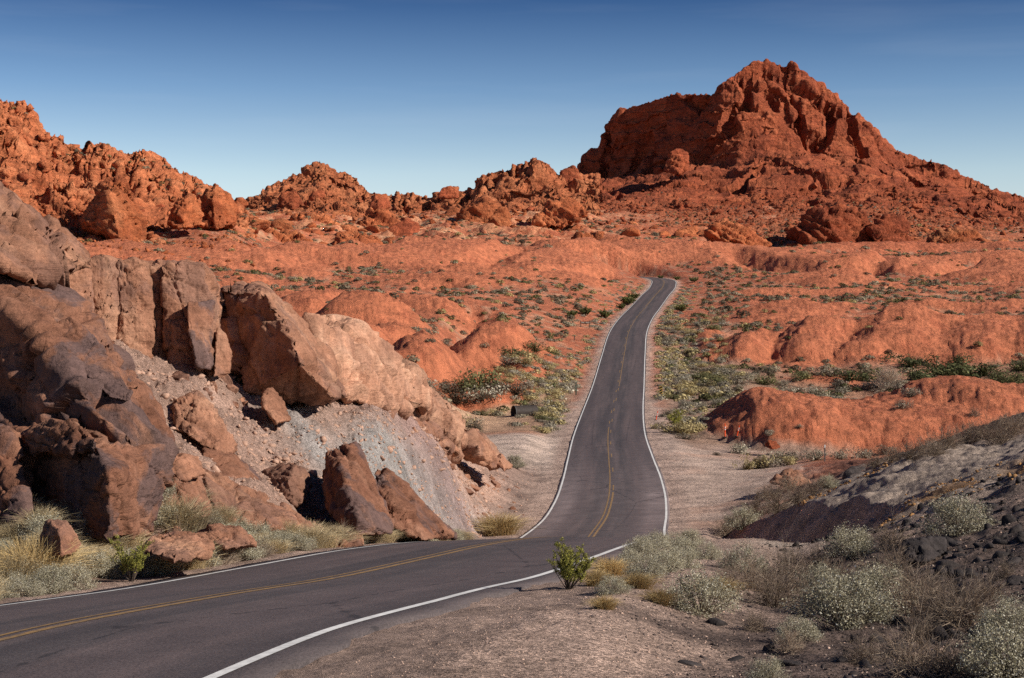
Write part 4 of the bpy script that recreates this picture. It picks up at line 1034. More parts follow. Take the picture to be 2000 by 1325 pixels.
def creosote(seed, n=19, H=1., leaves=56, cols=((.29,.28,.055), (.41,.37,.09), (.13,.14,.032)), lean=.0, leaf=.027):
    r = np.random.default_rng(seed); T = dome_tips(n, .52, 1., r, .45); T[:, 0] += lean*T[:, 2]
    A0 = T*.05; A0[:, 2] = 0; J = T*.5+r.normal(size=(len(T), 3))*.04; J[:, 2] *= .9
    pr = [sticks(A0, J, .012, .009, r), sticks(J, T, .009, .004, r)]
    C = []
    k = np.repeat(np.arange(len(T)), 9); u = .35+.65*r.random(len(k)); S = np.where(u[:, None] < .5, A0[k]+(J[k]-A0[k])*u[:, None]*2, J[k]+(T[k]-J[k])*(u[:, None]*2-1))
    E = S+unit(len(k), r)*np.array([.13, .13, .08])+np.array([0, 0, .10]); pr.append(sticks(S, E, .004, .002, r))
    kk = np.repeat(np.arange(len(E)), leaves); C = S[kk]+(E[kk]-S[kk])*(.15+.95*r.random((len(kk), 1)))+r.normal(size=(len(kk), 3))*.017
    C = C*H; lv = leaf_quads(C, leaf*H*(.6+.8*r.random(len(C))), r, .6)
    V, f = merge(pr); V = V*H
    return mk('foliage', *lv, 'leaf', rep4(tint(len(C), r, cols, [.5, .3, .2]))), mk('stems', V, f, 'twig', tint(len(V), r, [(.13,.10,.08)], [1.]))
KINDS = dict(grey=((.255,.21,.15), (.19,.15,.11), (.34,.29,.22)), straw=((.42,.335,.16), (.34,.27,.125), (.5,.41,.21)), olive=((.15,.145,.06), (.10,.10,.04), (.22,.20,.09)),
             pale=((.34,.30,.22), (.27,.235,.17), (.43,.385,.30)), dark=((.14,.105,.075), (.095,.075,.05), (.2,.155,.1)), green=((.085,.09,.035), (.05,.06,.022), (.14,.14,.055)))
def round_shrub(seed, kind, n=520, size=.085):
    r = np.random.default_rng(seed); c0 = np.concatenate([[[0, 0, .3]], np.stack([r.normal(size=6)*.3, r.normal(size=6)*.3, .18+.3*r.random(6)], 1)])
    k = r.integers(0, 7, n); ud = unit(n, r); C = c0[k]+ud*(.30*r.random((n, 1))**.4)*np.array([1, 1, .85]); C[:, 2] = np.abs(C[:, 2])
    V, f = leaf_quads(C, size*(.6+.9*r.random(n)), r, .45, .5, ud*.7+C*1.2)
    tw = dome_tips(60, .5, .55, r, .1); sv, sf = sticks(tw*.1, tw*1.08, .010, .005, r)
    V2, f2 = merge([(V, f), (sv, sf)]); cc = np.concatenate([rep4(tint(n, r, KINDS[kind], [.5, .3, .2])), rep4(tint(len(sv)//4, r, [KINDS[kind][1]], [1.]))])
    return V2, f2, cc
MB_ = [brittlebush(400+i) for i in range(4)]
MG_ = [straw_tuft(410+i) for i in range(4)]
MGT = [straw_tuft(418+i, 1100, .62, .42, .0028, ((.56,.41,.19), (.48,.35,.17), (.64,.5,.27), (.3,.22,.12))) for i in range(2)]
MT_ = [twig_bush(420+i) for i in range(4)]
MC_ = [creosote(430+i, lean=(0, -.12, .1)[i]) for i in range(3)]
MCF = [creosote(436+i, 22, 1., 26, ((.15,.165,.05), (.22,.21,.08), (.09,.10,.035)), leaf=.06) for i in range(2)]
def shm(kind, s): V, f, c = round_shrub(s, kind); return mk('shrub', V, f, 'leaf', c)
MS_ = {k: [shm(k, 440+10*j+i) for i in range(3)] for j, k in enumerate(KINDS)}
rv_ = np.random.default_rng(77)

def plant(name, cat, meshes, p, s, label, group, rz=None, sz=None):
    """a near plant: an Empty with its foliage and stems"""
    e = empty(name, (p[0], p[1], p[2]-.03*s), rv_.uniform(0, 6.28) if rz is None else rz)
    e.scale = (s, s, s*(sz or rv_.uniform(.85, 1.1)))
    for me in meshes:
        c = bpy.data.objects.new(me.name.split('.')[0], me); COL.objects.link(c); c.parent = e
    return tag(e, label, cat, group)
def single(name, cat, me, p, s, label, group, sz=1.):
    o = bpy.data.objects.new(name, me); COL.objects.link(o); o.location = (p[0], p[1], p[2]-.04*s); o.scale = (s, s*rv_.uniform(.85, 1.15), s*sz); o.rotation_euler = (0, 0, rv_.uniform(0, 6.28))
    return tag(o, label, cat, group)
def pick(L): return L[rv_.integers(len(L))]
def bb(px, py, w, label, group=None, d=None):
    p = hit([(px, py)])[0] if d is None else ((px-CX)/F*d, d, gz((px-CX)/F*d, d))
    return plant('brittlebush', 'bush', pick(MB_), p, w*p[1]/F/1.12, label, group)
def tb(px, py, w, label, group=None, d=None):
    p = hit([(px, py)])[0] if d is None else ((px-CX)/F*d, d, gz((px-CX)/F*d, d))
    o = single('twig_bush', 'bush', pick(MT_), p, w*p[1]/F/1.35, label, group); return o
def tuft(px, py, w, label, group=None, golden=False):
    p = hit([(px, py)])[0]
    return single('grass_tuft', 'grass tuft', pick(MGT if golden else MG_), p, w*p[1]/F/.95, label, group)

# near, right of the road
p = hit([(1110, 1152)])[0]; plant('creosote_bush', 'bush', MC_[0], p, 105*p[1]/F, 'bright green creosote bush standing at the right white edge line', None, .4, 1.)
bb(1196, 1160, 74, 'small round brittlebush right of the bright green creosote bush')
bb(1372, 1198, 165, 'large grey green brittlebush casting a shadow on the gravel')
GRP = 'brittlebushes hiding the bend of the road'
for px, py, w in [(1225,1122,80),(1262,1128,85),(1303,1118,90),(1250,1095,78),(1292,1090,80),(1335,1085,75),(1378,1092,72),(1318,1068,60),(1350,1066,62),(1285,1070,62),(1258,1078,56),(1340,1110,70),(1230,1098,52)]:
    bb(px, py, w, 'grey white brittlebush in the clump hiding the right edge of the road bend', GRP)
bb(1450, 1118, 100, 'brittlebush on the rim of the shaded gully')
bb(1650, 1222, 225, 'biggest brittlebush in the right foreground with white tipped leaves')
bb(1560, 1250, 95, 'small brittlebush at the lower edge of the right thicket')
bb(1720, 1190, 170, 'brittlebush right behind the biggest foreground brittlebush')
bb(1665, 1090, 120, 'grey brittlebush below the ochre rubble')
bb(1870, 1045, 150, 'grey brittlebush between the ochre rubble and the black stones')
bb(1960, 1330, 210, 'brittlebush cut by the lower right corner')
bb(1500, 1335, 90, 'low brittlebush cut by the bottom edge')
bb(1975, 1235, 130, 'brittlebush at the right edge above the corner bush')
bb(1610, 1165, 110, 'brittlebush left behind the biggest foreground brittlebush')
GT = 'bare twiggy bushes of the right foreground'
for px, py, w in [(1465,1150,120),(1510,1185,150),(1560,1160,150),(1600,1195,130),(1790,1205,190),(1760,1160,130),(1840,1215,150),(1890,1225,190),(1930,1180,110),(1700,1145,110),(1540,1120,110),(1745,1120,110),(1600,1110,90),(1790,1320,190),(1690,1300,120),(1860,1320,130),(1480,1235,80),(1740,1070,90),(1960,1130,70),(1420,1140,80),(1630,1140,100),(1820,1165,90),(1545,1275,90),(1800,1255,110)]:
    tb(px, py, w, 'bare grey tan twig bush in the right foreground thicket', GT)
for px, py, w in [(1290,1180,60),(1190,1125,70),(1245,1150,60),(1180,1190,50),(1165,1145,60),(1400,1165,70)]:
    tuft(px, py, w, 'short dry grass tuft between the brittlebushes on the right gravel', 'grass tufts on the right gravel', True)
GF = 'bushes behind the grey mound'
for px, py, w in [(1480,1010,90),(1520,1000,95),(1555,985,80),(1590,965,70),(1450,1035,80),(1420,1050,70),(1500,975,60),(1545,960,70),(1615,955,50)]:
    p = hit([(px, py)])[0]
    (bb if rv_.random() < .5 else tb)(px, py, w, 'pale bush on the far edge of the grey mound beside the pull-out', GF)
GU = 'grey bushes along the top of the grey mound'
for px, py, w in [(1740,905,60),(1775,898,70),(1810,888,75),(1850,876,80),(1890,866,80),(1930,858,85),(1975,850,80),(1710,912,50),(1830,892,60),(1955,868,70),(1995,835,60),(1960,832,45),(1855,700,20),(1905,815,36)]:
    if py > 800: tb(px, py, w, 'low grey twig bush along the top of the grey mound', GU)

# left verge
GV = 'plants crowding the left verge'
r = np.random.default_rng(91)
cands = []; CRE = hit([(258, 1136)])[0]
for i in range(2600):
    d = math.exp(r.uniform(math.log(17), math.log(62))); k = np.interp(d, _rd, np.arange(NS))
    off = -4.55-r.random()**1.5*(5. if d < 38 else 1.3); q = road_point(np.array([int(k)]), np.array([off]))[0]
    cands.append((q[0], q[1], off))
kept = []
for x, y, off in cands:
    if all((x-a_)**2+(y-b_)**2 > ((.42+.004*y) if y < 36 else .42)**2 for a_, b_ in kept) and (x-CRE[0])**2+(y-CRE[1])**2 > 1.5: kept.append((x, y))
for x, y in kept:
    p = (x, y, gz(x, y)); u = r.random(); s = r.uniform(.62, 1.1)
    px = CX+F*x/y
    if px < 230: u = u*.75
    if u < .42: single('grass_tuft', 'grass tuft', pick(MG_), p, s*.95, 'dry straw coloured grass tuft on the left verge below the rocks', 'grass tufts on the left verge', r.uniform(.8, 1.2))
    elif u < .82: plant('brittlebush', 'bush', pick(MB_), p, s*.85, 'grey white brittlebush on the left verge beside the white line', 'brittlebushes on the left verge')
    else: single('twig_bush', 'bush', pick(MT_), p, s*.8, 'grey twig bush on the left verge below the rocks', 'twig bushes on the left verge')
p = CRE; plant('creosote_bush', 'bush', MC_[1], p, 100*p[1]/F, 'green creosote bush leaning left on the left verge', None, .3, 1.)
tuft(345, 1042, 130, 'tall straw coloured grass clump in front of the wedge boulder', None)
tuft(975, 1046, 85, 'golden grass clump at the right end of the left verge', None, True)
tuft(795, 1050, 95, 'golden grass clump at the foot of the broken slab', None, True)
tuft(60, 1135, 160, 'large golden grass clump at the left edge', None, True)

# roadside and valley shrubs; the signs and posts stand clear of them
PROPS = hit([(1291,784),(1143,641),(1125,771),(1122,666),(1193,637),(1367,640),(1281,822),(1416,861),(1439,861),(1611,902)], 60., 600.)
def blocked(x, y): return any(abs(x/y*a_[1]-a_[0]) < 1.7 and -16 < y-a_[1] < 1.6 for a_ in PROPS)
def shrub_at(x, y, kind, s, label, group, sz=1.): return single('desert_shrub', 'shrub', pick(MS_[kind]), (x, y, gz(x, y)), s, label, group, sz)
def on_px(pxpy): return [(h[0], h[1]) for h in hit(pxpy, 112., 600.)]
def mixk(r, w): ks = list(w); return ks[r.choice(len(ks), p=np.array([w[k] for k in ks])/sum(w.values()))]
r = np.random.default_rng(93); count = 0
def bank(n, d0, d1, o0, o1, kinds, s0, s1, label, group, sep=1.1, dpow=1.):
    kept = []; t = 0
    while len(kept) < n and t < n*30:
        t += 1; d = math.exp(r.uniform(math.log(d0), math.log(d1))); k = int(np.interp(d, _rd, np.arange(NS)))
        off = r.uniform(o0, o1); q = road_point(np.array([k]), np.array([off]))[0]
        if blocked(q[0], q[1]): continue
        if (-5.5 < q[0] < 3. and d < 175 and o0 < 0) or (q[0] > 16 and d < 172): continue
        if any((q[0]-a_)**2+(q[1]-b_)**2 < sep*sep for a_, b_ in kept): continue
        kept.append((q[0], q[1])); shrub_at(q[0], q[1], mixk(r, kinds), r.uniform(s0, s1), label, group, r.uniform(.55, .85))
bank(62, 145, 212, -14, -6.2, dict(straw=6, grey=2, pale=2.5, olive=.6), 1.2, 2.3, 'straw coloured or grey shrub on the left bank between the turnout and the red mounds', 'shrubs on the left road bank', 1.3)
bank(95, 138, 300, 6.5, 17, dict(straw=4, grey=2, pale=3, olive=.7), 1.3, 2.5, 'pale or straw coloured shrub on the right bank beside the climbing road', 'shrubs on the right road bank', 1.3)
for px, py, k, w in [(870,770,'dark',60),(905,765,'olive',70),(935,758,'olive',90),(850,788,'dark',60),(890,790,'dark',70),(940,782,'pale',70),(980,770,'dark',60),(1010,775,'dark',55),(1030,760,'grey',50),(880,830,'straw',70),(920,835,'grey',50),(940,812,'olive',30),(1045,808,'olive',40),(830,760,'grey',60),(1000,700,'olive',60),(1045,690,'olive',50),(990,715,'grey',50),(1030,715,'straw',45),(800,748,'green',40),(930,842,'dark',40)]:
    x, y = on_px([(px, py)])[0]; shrub_at(x, y, k, w*y/F/1.15, 'dark or olive shrub round the sandy wash left of the road', 'shrubs round the sandy wash', .85)
for px, py, k, w in [(1400,760,'olive',70),(1370,745,'olive',50),(1440,755,'grey',60),(1490,748,'olive',60),(1530,745,'grey',50),(1570,740,'olive',50),(1620,738,'grey',60),(1660,742,'green',60),(1690,740,'green',55),(1710,748,'grey',45),(1760,750,'grey',50),(1800,735,'green',80),(1840,728,'green',90),(1880,730,'green',90),(1780,722,'green',70),(1920,728,'green',80),(1955,740,'olive',80),(1985,745,'olive',80),(1820,748,'olive',60),(1860,750,'grey',60),(1900,752,'olive',70),(1940,758,'olive',70),(1975,765,'olive',70),(1510,730,'grey',36),(1420,735,'pale',50),(1590,752,'pale',50),(1640,752,'pale',45),(1545,755,'pale',45),(1870,718,'green',70),(1995,728,'olive',70),(1470,740,'pale',40)]:
    y = 196+(760-py)*.85; x = (px-CX)/F*y; shrub_at(x, y, k, w*y/F/1.1, 'olive or dark green shrub in the wash behind the orange mound', 'shrubs in the wash behind the orange mound', .68)
for px, py, w in [(1225,597,38),(1238,586,30),(1180,622,34),(1330,610,36),(1145,617,34),(1118,620,30),(1355,552,24),(1322,548,18),(1290,545,16),(1215,605,24)]:
    x, y = on_px([(px, py)])[0]; plant('creosote_bush', 'bush', MCF[rv_.integers(2)], (x, y, gz(x, y)), w*y/F/1.1, 'dark green creosote bush beside the far climbing road', 'creosote bushes along the far road', None, .62)
x, y = on_px([(1318, 838)])[0]; plant('creosote_bush', 'bush', MC_[2], (x, y, gz(x, y)), 44*y/F, 'bright green creosote bush by the right ditch beside the leaning orange post', None, 1., .9)
for px, py, w, k in [(1335,850,60,'straw'),(1300,845,40,'grey'),(1360,845,50,'straw'),(1310,815,36,'grey'),(1280,838,24,'straw'),(1445,886,50,'pale'),(1485,915,60,'straw'),(1520,905,55,'pale'),(1550,902,50,'grey'),(1595,900,50,'pale'),(1640,898,46,'grey'),(1690,896,50,'grey'),(1730,890,40,'grey'),(1460,940,40,'straw'),(1500,958,50,'grey'),(1540,925,40,'straw'),(1400,890,18,'grey'),(1505,852,24,'pale'),(1560,836,18,'grey'),(1750,762,40,'grey'),(1700,765,40,'grey'),(1780,775,40,'pale'),(1640,758,40,'grey'),(1560,765,24,'grey'),(1760,800,40,'grey')]:
    x, y = on_px([(px, py)])[0]; shrub_at(x, y, k, w*y/F/1.1, 'low grey or straw shrub round the orange mound and the pull-out', 'shrubs round the orange mound', .9)
bb(1006, 915, 48, 'lone pale brittlebush on the dirt between the dark red block and the road')
for dx, dy, k, s_ in ((1.9, .9, 'green', 1.5), (2.9, 1.6, 'olive', 1.7), (2.3, -.6, 'grey', 1.2), (3.0, -1.8, 'straw', 1.6), (-2.2, 3.5, 'straw', 1.5), (3.4, -.4, 'dark', 1.8)):
    shrub_at(.35+dx, 166+dy, k, s_, 'shrub growing round the mouth of the culvert pipe', 'shrubs round the culvert', .95)
# dead pale bush
y = 204.; x = (1735-CX)/F*y
dead = [twig_bush(470, 70, .5, 1., ((.52,.42,.32), (.42,.34,.26), (.62,.52,.42)))]
plant('bare_bush', 'bush', dead, (x, y, gz(x, y)), 56*y/F, 'tall pale leafless bush rising from the wash behind the orange mound', None, 0, 1.)

# shrubs of the red plain: the nearest are things, the far ones one mass
def lowshrub(seed, kind):
    rr = np.random.default_rng(seed); n = 76
    C = unit(n, rr)*(.5*rr.random((n, 1))**.25)*np.array([1, 1, .7]); C[:, 2] = np.abs(C[:, 2])+.05
    V, f = leaf_quads(C, .2*(.6+.8*rr.random(n)), rr, .6, .4, C+np.array([0, 0, .1]))
    return V, f, rep4(tint(n, rr, KINDS[kind], [.5, .3, .2]))
LOW = [lowshrub(500+i, k) for i, k in enumerate(['grey', 'grey', 'pale', 'olive', 'straw', 'grey', 'dark', 'olive', 'pale'])]
r = np.random.default_rng(97); Vs, Fs, Cs, b = [], [], [], 0; nn = 0
n = 20000; px = r.uniform(-120, 2120, n); v = r.random(n); d = np.exp(np.log(165)+(np.log(660)-np.log(165))*v**.9)
X = (px-CX)/F*d; z, m = ground(X, d)
dens = .48+.5*sstep(-.2, .5, fbm(X/40., d/40., None, 3)); dens *= 1-.93*sstep(.5, 1.3, m['mh']); dens[m['ao'] < 7.5+.01*d] = 0
dens *= .45+.55*sstep(200, 330, d)
ok = np.nonzero(r.random(n) < dens)[0]; ok = ok[np.argsort(d[ok])]
for i in ok:
    if d[i] > 470: z[i] = topz(X[i], d[i], z[i])
for i in ok:
    s = r.uniform(.75, 2.1)*(1+.25*sstep(300, 600, d[i]))*(1.5 if r.random() < .07 else 1)
    if nn < 60 and d[i] > 190:
        nn += 1; shrub_at(X[i], d[i], mixk(r, dict(grey=5, pale=3, olive=2, dark=1)), s*1.25, 'small grey shrub scattered on the nearer red plain', 'shrubs scattered on the red plain', .8); continue
    V, f, c = LOW[r.integers(len(LOW))]; a_ = r.uniform(0, 6.28); ca, sa = math.cos(a_), math.sin(a_)
    v_ = np.stack([V[:, 0]*ca-V[:, 1]*sa, V[:, 0]*sa+V[:, 1]*ca, V[:, 2]*r.uniform(.7, 1.1)], 1)*s+np.array([X[i], d[i], z[i]-.05])
    Vs.append(v_); Fs.append(f+b); Cs.append(c*np.array([1., .96, .85])*r.uniform(.45, .95)); b += len(V)
# filler between the shrubs of the road banks
for (n_, d0, d1, o0, o1, kk) in ((100, 146, 215, -12, -6, (4, 4, 2, 8, 0, 3)), (200, 140, 300, 6.2, 14, (4, 2, 8, 0, 3, 4))):
    for i in range(n_):
        dd = math.exp(r.uniform(math.log(d0), math.log(d1))); k = int(np.interp(dd, _rd, np.arange(NS))); q = road_point(np.array([k]), np.array([r.uniform(o0, o1)]))[0]
        V, f, c = LOW[kk[r.integers(len(kk))]]; s = r.uniform(.8, 1.8)
        if blocked(q[0], q[1]): continue
        if (-5.5 < q[0] < 3. and dd < 175 and o0 < 0) or (q[0] > 15 and dd < 170): continue
        Vs.append(V*s+np.array([q[0], q[1], gz(q[0], q[1])-.03])); Fs.append(f+b); Cs.append(c*r.uniform(.75, 1.2)); b += len(V)
# pale brush lining both verges of the climbing road
for i in range(800):
    dd = math.exp(r.uniform(math.log(150), math.log(425))); k = int(np.interp(dd, _rd, np.arange(NS))); sd_ = 1 if r.random() < .6 else -1
    q = road_point(np.array([k]), np.array([sd_*(5.2+abs(r.normal())*2.6)]))[0]
    if blocked(q[0], q[1]): continue
    V, f, c = LOW[(2, 4, 8, 4, 0)[r.integers(5)]]; s = r.uniform(.7, 1.75)
    Vs.append(V*np.array([1, 1, .8])*s+np.array([q[0], q[1], gz(q[0], q[1])-.03])); Fs.append(f+b); Cs.append((.5*c+.5*c.mean(0))*r.uniform(.68, 1.02)); b += len(V)
# and on the slopes of the hills
for sheet, n, lim in ((butte, 1500, 1.0), (ridge, 420, 1.1), (mid, 900, 1.2)):
    V0, px_, t_ = sheet; ids = r.choice(np.nonzero((t_ > .15) & (t_ < lim+.25*r.random(len(t_))))[0], n, replace=False)
    for i in ids:
        V, f, c = LOW[r.integers(len(LOW))]; s = r.uniform(.6, 1.5)
        Vs.append(V*s+V0[i]); Fs.append(f+b); Cs.append(c*r.uniform(.7, 1.15)); b += len(V)
tag(mesh_obj('shrubs', np.concatenate(Vs), np.concatenate(Fs), M['leaf'], smooth=False, col=np.concatenate(Cs)), kind='stuff')
# ------------------------------------------------------------------ signs, posts and the culvert
def lathe(prof, n=20, axis='z'):
    V, F_ = [], []
    for (rad, h) in prof:
        for k in range(n):
            t = 2*math.pi*k/n; V.append((rad*math.cos(t), rad*math.sin(t), h))
    for i in range(len(prof)-1):
        for k in range(n): F_.append((i*n+k, i*n+(k+1) % n, (i+1)*n+(k+1) % n, (i+1)*n+k))
    return np.array(V), F_
def box(x0, x1, y0, y1, z0, z1):
    V = np.array([(x, y, z) for x in (x0, x1) for y in (y0, y1) for z in (z0, z1)], float)
    return V, [(0,1,3,2), (4,6,7,5), (0,4,5,1), (2,3,7,6), (0,2,6,4), (1,5,7,3)]
def bev(o, w=.008):
    md = o.modifiers.new('bevel', 'BEVEL'); md.width = w; md.segments = 2; return o
def part(name, sh, mat, parent, smooth=False):
    return mesh_obj(name, sh[0], sh[1], M[mat], parent, smooth)
def spot(px, py, d=None):
    if d is None: return hit([(px, py)], 60., 600.)[0]
    x = (px-CX)/F*d; return (x, d, gz(x, d))

def delineator(px, py, h, label, lean=0., lx=0.):
    p = spot(px, py); e = empty('delineator_post', p); s = h*p[1]/F/1.15
    e.scale = (s, s, s); e.rotation_euler = (lx, lean, 0)
    part('base', lathe([(.0, .0), (.22, 0), (.22, .03), (.17, .06), (.07, .075), (.0, .075)]), 'rubber', e)
    part('tube', lathe([(.055, .07), (.055, .45), (.05, .9), (.042, 1.02), (.04, 1.1), (.055, 1.12), (.055, 1.15), (.0, 1.155)]), 'orangep', e, True)
    part('reflective_band', lathe([(.0535, .80), (.0530, .90)]), 'white', e, True)
    part('reflective_band', lathe([(.0575, .62), (.0560, .72)]), 'white', e, True)
    return tag(e, label, 'delineator', 'orange delineator posts')
delineator(1416, 861, 27, 'upright orange delineator post at the foot of the orange mound')
delineator(1439, 861, 23, 'orange delineator post leaning right beside the upright one', .24)
delineator(1281, 822, 18, 'small orange delineator post leaning at the right ditch', .2)

p = spot(1291, 784); s = p[1]/F
e = empty('object_marker', p, math.radians(-12))
H = 29*s; w2 = 3.1*s; ph = 15.5*s
bev(part('post', box(-.035, .035, .012, .06, -.3, H-.05), 'steel', e), .006)
bev(part('panel', box(-w2, w2, -.012, .010, H-ph, H), 'yellowp', e), .004)
for k in range(3):
    zc = H-ph+ph*(k+.5)/3; hh = ph/3*.27
    V = []; pts_ = [(-w2*.94, -hh-ph*.11), (w2*.94, -hh+ph*.09), (w2*.94, hh+ph*.07), (-w2*.94, hh-ph*.09)]
    for y in (-.020, -.0135): V += [(a_, y, zc+b_) for a_, b_ in pts_]
    part('stripe', (np.array(V), [(0,1,2,3), (7,6,5,4), (0,4,5,1), (1,5,6,2), (2,6,7,3), (3,7,4,0)]), 'blackp', e)
tag(e, 'yellow and black striped road marker sign on a thin post right of the road', 'road sign')

p = spot(1143, 641); s = p[1]/F
e = empty('park_sign', p, math.radians(6))
zt, zb = 12.5*s, 8.*s; w2 = 10*s
bev(part('board', box(-w2, w2, -.03, .03, zb, zt), 'brownp', e), .01)
for sx in (-1, 1): bev(part('post', box(sx*w2*.9-.06, sx*w2*.9+.06, .033, .15, -.3, zt+.1), 'wood', e), .01)
# two short words in cream letters, too small to read
rl = random.Random(4)
for x0, x1 in ((-.78, -.12), (.12, .80)):
    parts_ = []; x = x0
    while x < x1-.05:
        lw = rl.uniform(.07, .1); zc = (zb+zt)/2; hh = (zt-zb)*.27
        for (a0, a1, b0, b1) in ((0, .3, -1, 1), (.3, 1, .55, 1) if rl.random() < .5 else (.3, 1, -1, -.55), (.75, 1, -1, .5)):
            V, f = box((x+a0*lw)*w2, (x+a1*lw)*w2, -.042, -.032, zc+b0*hh, zc+b1*hh); parts_.append((V, np.array(f)))
        x += lw*1.45
    V, f = merge(parts_); part('lettering', (V, f), 'cream', e)
tag(e, 'low brown board sign with pale lettering left of the climbing road', 'sign')

def marker(px, py, h, label, mat, w=.05, top=None, d=None, name='marker_post'):
    p = spot(px, py, d); s = p[1]/F; e = empty(name, p); hh = h*s
    bev(part('post', box(-w, w, -w*.5, w*.5, -.3, hh), mat, e), w*.2)
    if top: bev(part('cap', box(-w*1.15, w*1.15, -w*.7, w*.7, hh-.16*hh, hh+.01), top, e), .004)
    return tag(e, label, 'post')
marker(1125, 771, 24, 'green marker post on the left gravel shoulder', 'greenp', .075, 'greenp')
marker(1122, 666, 10, 'short dark post on the red verge below the brown sign', 'wood', .08, 'steel')
marker(1193, 637, 6, 'short dark marker at the left edge of the climbing road', 'steel', .09, 'blackp')
marker(1367, 640, 16, 'grey weathered post standing right of the climbing road', 'wood', .11, 'steel')
marker(1611, 902, 32, 'thin metal post with a white top beyond the pull-out', 'steel', .04, 'white')

# corrugated culvert coming out of the left bank
x, y, z = spot(1003, 818, 166.)
e = empty('culvert_pipe', (x, y, z+.45), 0)
rad, wl = .70, []
n = 84
for i in range(n):
    h_ = i*.032; wl.append((rad+.022*math.sin(h_/.032*math.pi*.5*1.0+.3), h_))
inner = [(a_-.035, h_) for a_, h_ in wl][::-1]
V, f = lathe(wl+inner+[wl[0]], 36)
V = np.stack([V[:, 2], V[:, 0], V[:, 1]], 1)           # axis along x
a_ = math.radians(24); V = np.stack([V[:, 0]*math.cos(a_)-V[:, 1]*math.sin(a_), V[:, 0]*math.sin(a_)+V[:, 1]*math.cos(a_), V[:, 2]], 1)
part('pipe', (V, f), 'rust', e, True)
rim = lathe([(rad+.03, -.01), (rad+.05, -.01), (rad+.05, .05), (rad+.03, .05)], 36); V = rim[0]; V = np.stack([V[:, 2], V[:, 0], V[:, 1]], 1)
V = np.stack([V[:, 0]*math.cos(a_)-V[:, 1]*math.sin(a_), V[:, 0]*math.sin(a_)+V[:, 1]*math.cos(a_), V[:, 2]], 1); part('rim', (V, rim[1]), 'steel', e, True)
tag(e, 'dark corrugated culvert pipe opening onto the sandy wash', 'culvert')


# ------------------------------------------------------------------ camera, sun, sky
cam = bpy.data.cameras.new('camera'); co = bpy.data.objects.new('camera', cam); COL.objects.link(co)
co.location = (0, 0, 0); co.rotation_euler = (math.pi/2, 0, 0)
cam.sensor_width = 36; cam.lens = 36*F/2000.; cam.shift_y = -(YH-662.5)/2000.*-1*1.0
cam.shift_y = (YH-662.5)/2000.
cam.clip_start = .1; cam.clip_end = 20000
SC.camera = co
EL, AZ = math.radians(33), math.radians(112)      # azimuth measured from the view direction towards the right
sd = Vector((math.sin(AZ)*math.cos(EL), math.cos(AZ)*math.cos(EL), math.sin(EL)))
sun = bpy.data.lights.new('sun', 'SUN'); sun.energy = 5.; sun.angle = math.radians(.5); sun.color = (1, .93, .83)
so = bpy.data.objects.new('sun', sun); COL.objects.link(so); so.rotation_euler = sd.to_track_quat('Z', 'Y').to_euler()
w = bpy.data.worlds.new('World'); SC.world = w; w.use_nodes = True
nt = w.node_tree; nt.nodes.clear()
sky = nt.nodes.new('ShaderNodeTexSky'); sky.sky_type = 'NISHITA'; sky.sun_disc = False
sky.sun_elevation = EL; sky.sun_rotation = AZ; sky.altitude = 600; sky.air_density = 1.; sky.dust_density = .15; sky.ozone_density = 3.
bg = nt.nodes.new('ShaderNodeBackground'); bg.inputs[1].default_value = .095
wo = nt.nodes.new('ShaderNodeOutputWorld')
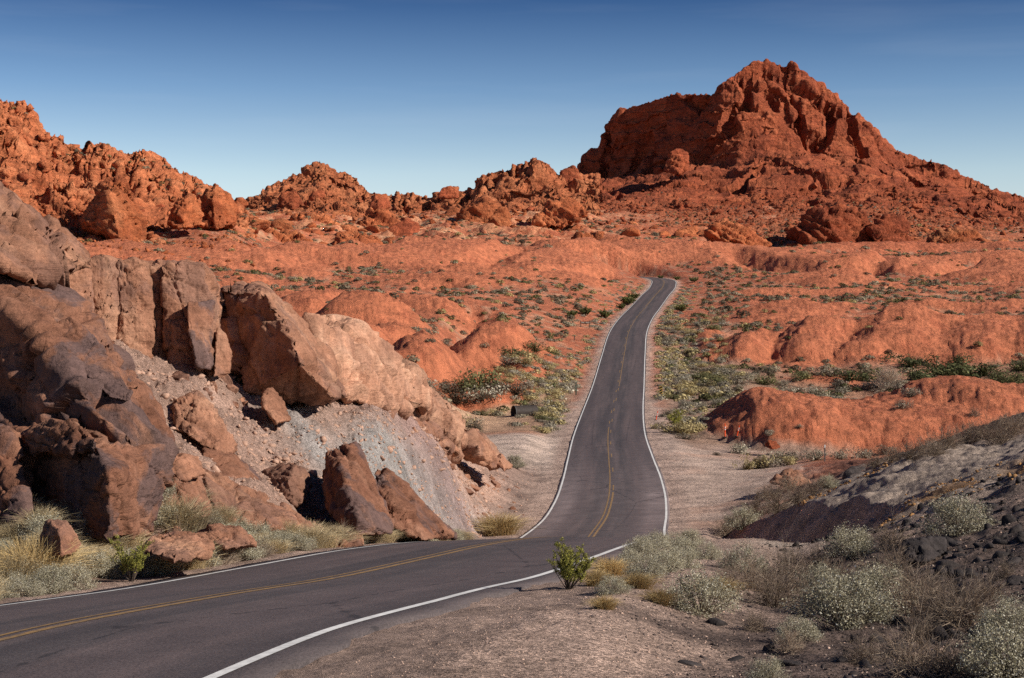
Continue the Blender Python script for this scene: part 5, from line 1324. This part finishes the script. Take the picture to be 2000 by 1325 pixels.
# the sky deepens quickly above the horizon; a few thin cirrus streaks
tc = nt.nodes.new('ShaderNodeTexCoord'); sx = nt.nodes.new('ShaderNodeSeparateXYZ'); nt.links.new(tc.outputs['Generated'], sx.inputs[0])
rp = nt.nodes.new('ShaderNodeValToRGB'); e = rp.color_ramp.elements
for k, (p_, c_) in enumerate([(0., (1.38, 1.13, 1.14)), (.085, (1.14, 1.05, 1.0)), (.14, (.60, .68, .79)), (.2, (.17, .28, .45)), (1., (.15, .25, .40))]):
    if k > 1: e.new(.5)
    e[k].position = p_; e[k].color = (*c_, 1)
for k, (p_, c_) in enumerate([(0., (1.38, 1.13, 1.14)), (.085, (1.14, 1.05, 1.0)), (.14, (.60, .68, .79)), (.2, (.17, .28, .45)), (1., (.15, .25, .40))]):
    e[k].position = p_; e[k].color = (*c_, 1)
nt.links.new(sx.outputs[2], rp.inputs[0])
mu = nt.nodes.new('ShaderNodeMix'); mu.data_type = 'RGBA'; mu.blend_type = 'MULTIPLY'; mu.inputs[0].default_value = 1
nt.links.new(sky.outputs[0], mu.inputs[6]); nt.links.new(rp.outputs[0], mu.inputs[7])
mp = nt.nodes.new('ShaderNodeMapping'); mp.inputs['Scale'].default_value = (3., 3., 34.); mp.inputs['Rotation'].default_value = (.0, .06, 0)
nt.links.new(tc.outputs['Generated'], mp.inputs[0])
nz = nt.nodes.new('ShaderNodeTexNoise'); nz.inputs['Scale'].default_value = 1.6; nz.inputs['Detail'].default_value = 7; nt.links.new(mp.outputs[0], nz.inputs['Vector'])
r2 = nt.nodes.new('ShaderNodeValToRGB'); r2.color_ramp.elements[0].position = .52; r2.color_ramp.elements[1].position = .8; r2.color_ramp.elements[1].color = (.05, .05, .05, 1)
nt.links.new(nz.outputs[0], r2.inputs[0])
ci = nt.nodes.new('ShaderNodeMix'); ci.data_type = 'RGBA'; nt.links.new(r2.outputs[0], ci.inputs[0]); nt.links.new(mu.outputs[2], ci.inputs[6]); ci.inputs[7].default_value = (7., 7.4, 8., 1)
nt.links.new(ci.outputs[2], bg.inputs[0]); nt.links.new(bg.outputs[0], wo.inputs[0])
vs = SC.view_settings; SC.display_settings.display_device = 'sRGB'
vs.view_transform = 'Standard'; vs.look = 'None'; vs.exposure = .33; vs.gamma = 1
SC.cycles.max_bounces = 6; SC.cycles.diffuse_bounces = 3; SC.cycles.use_denoising = False
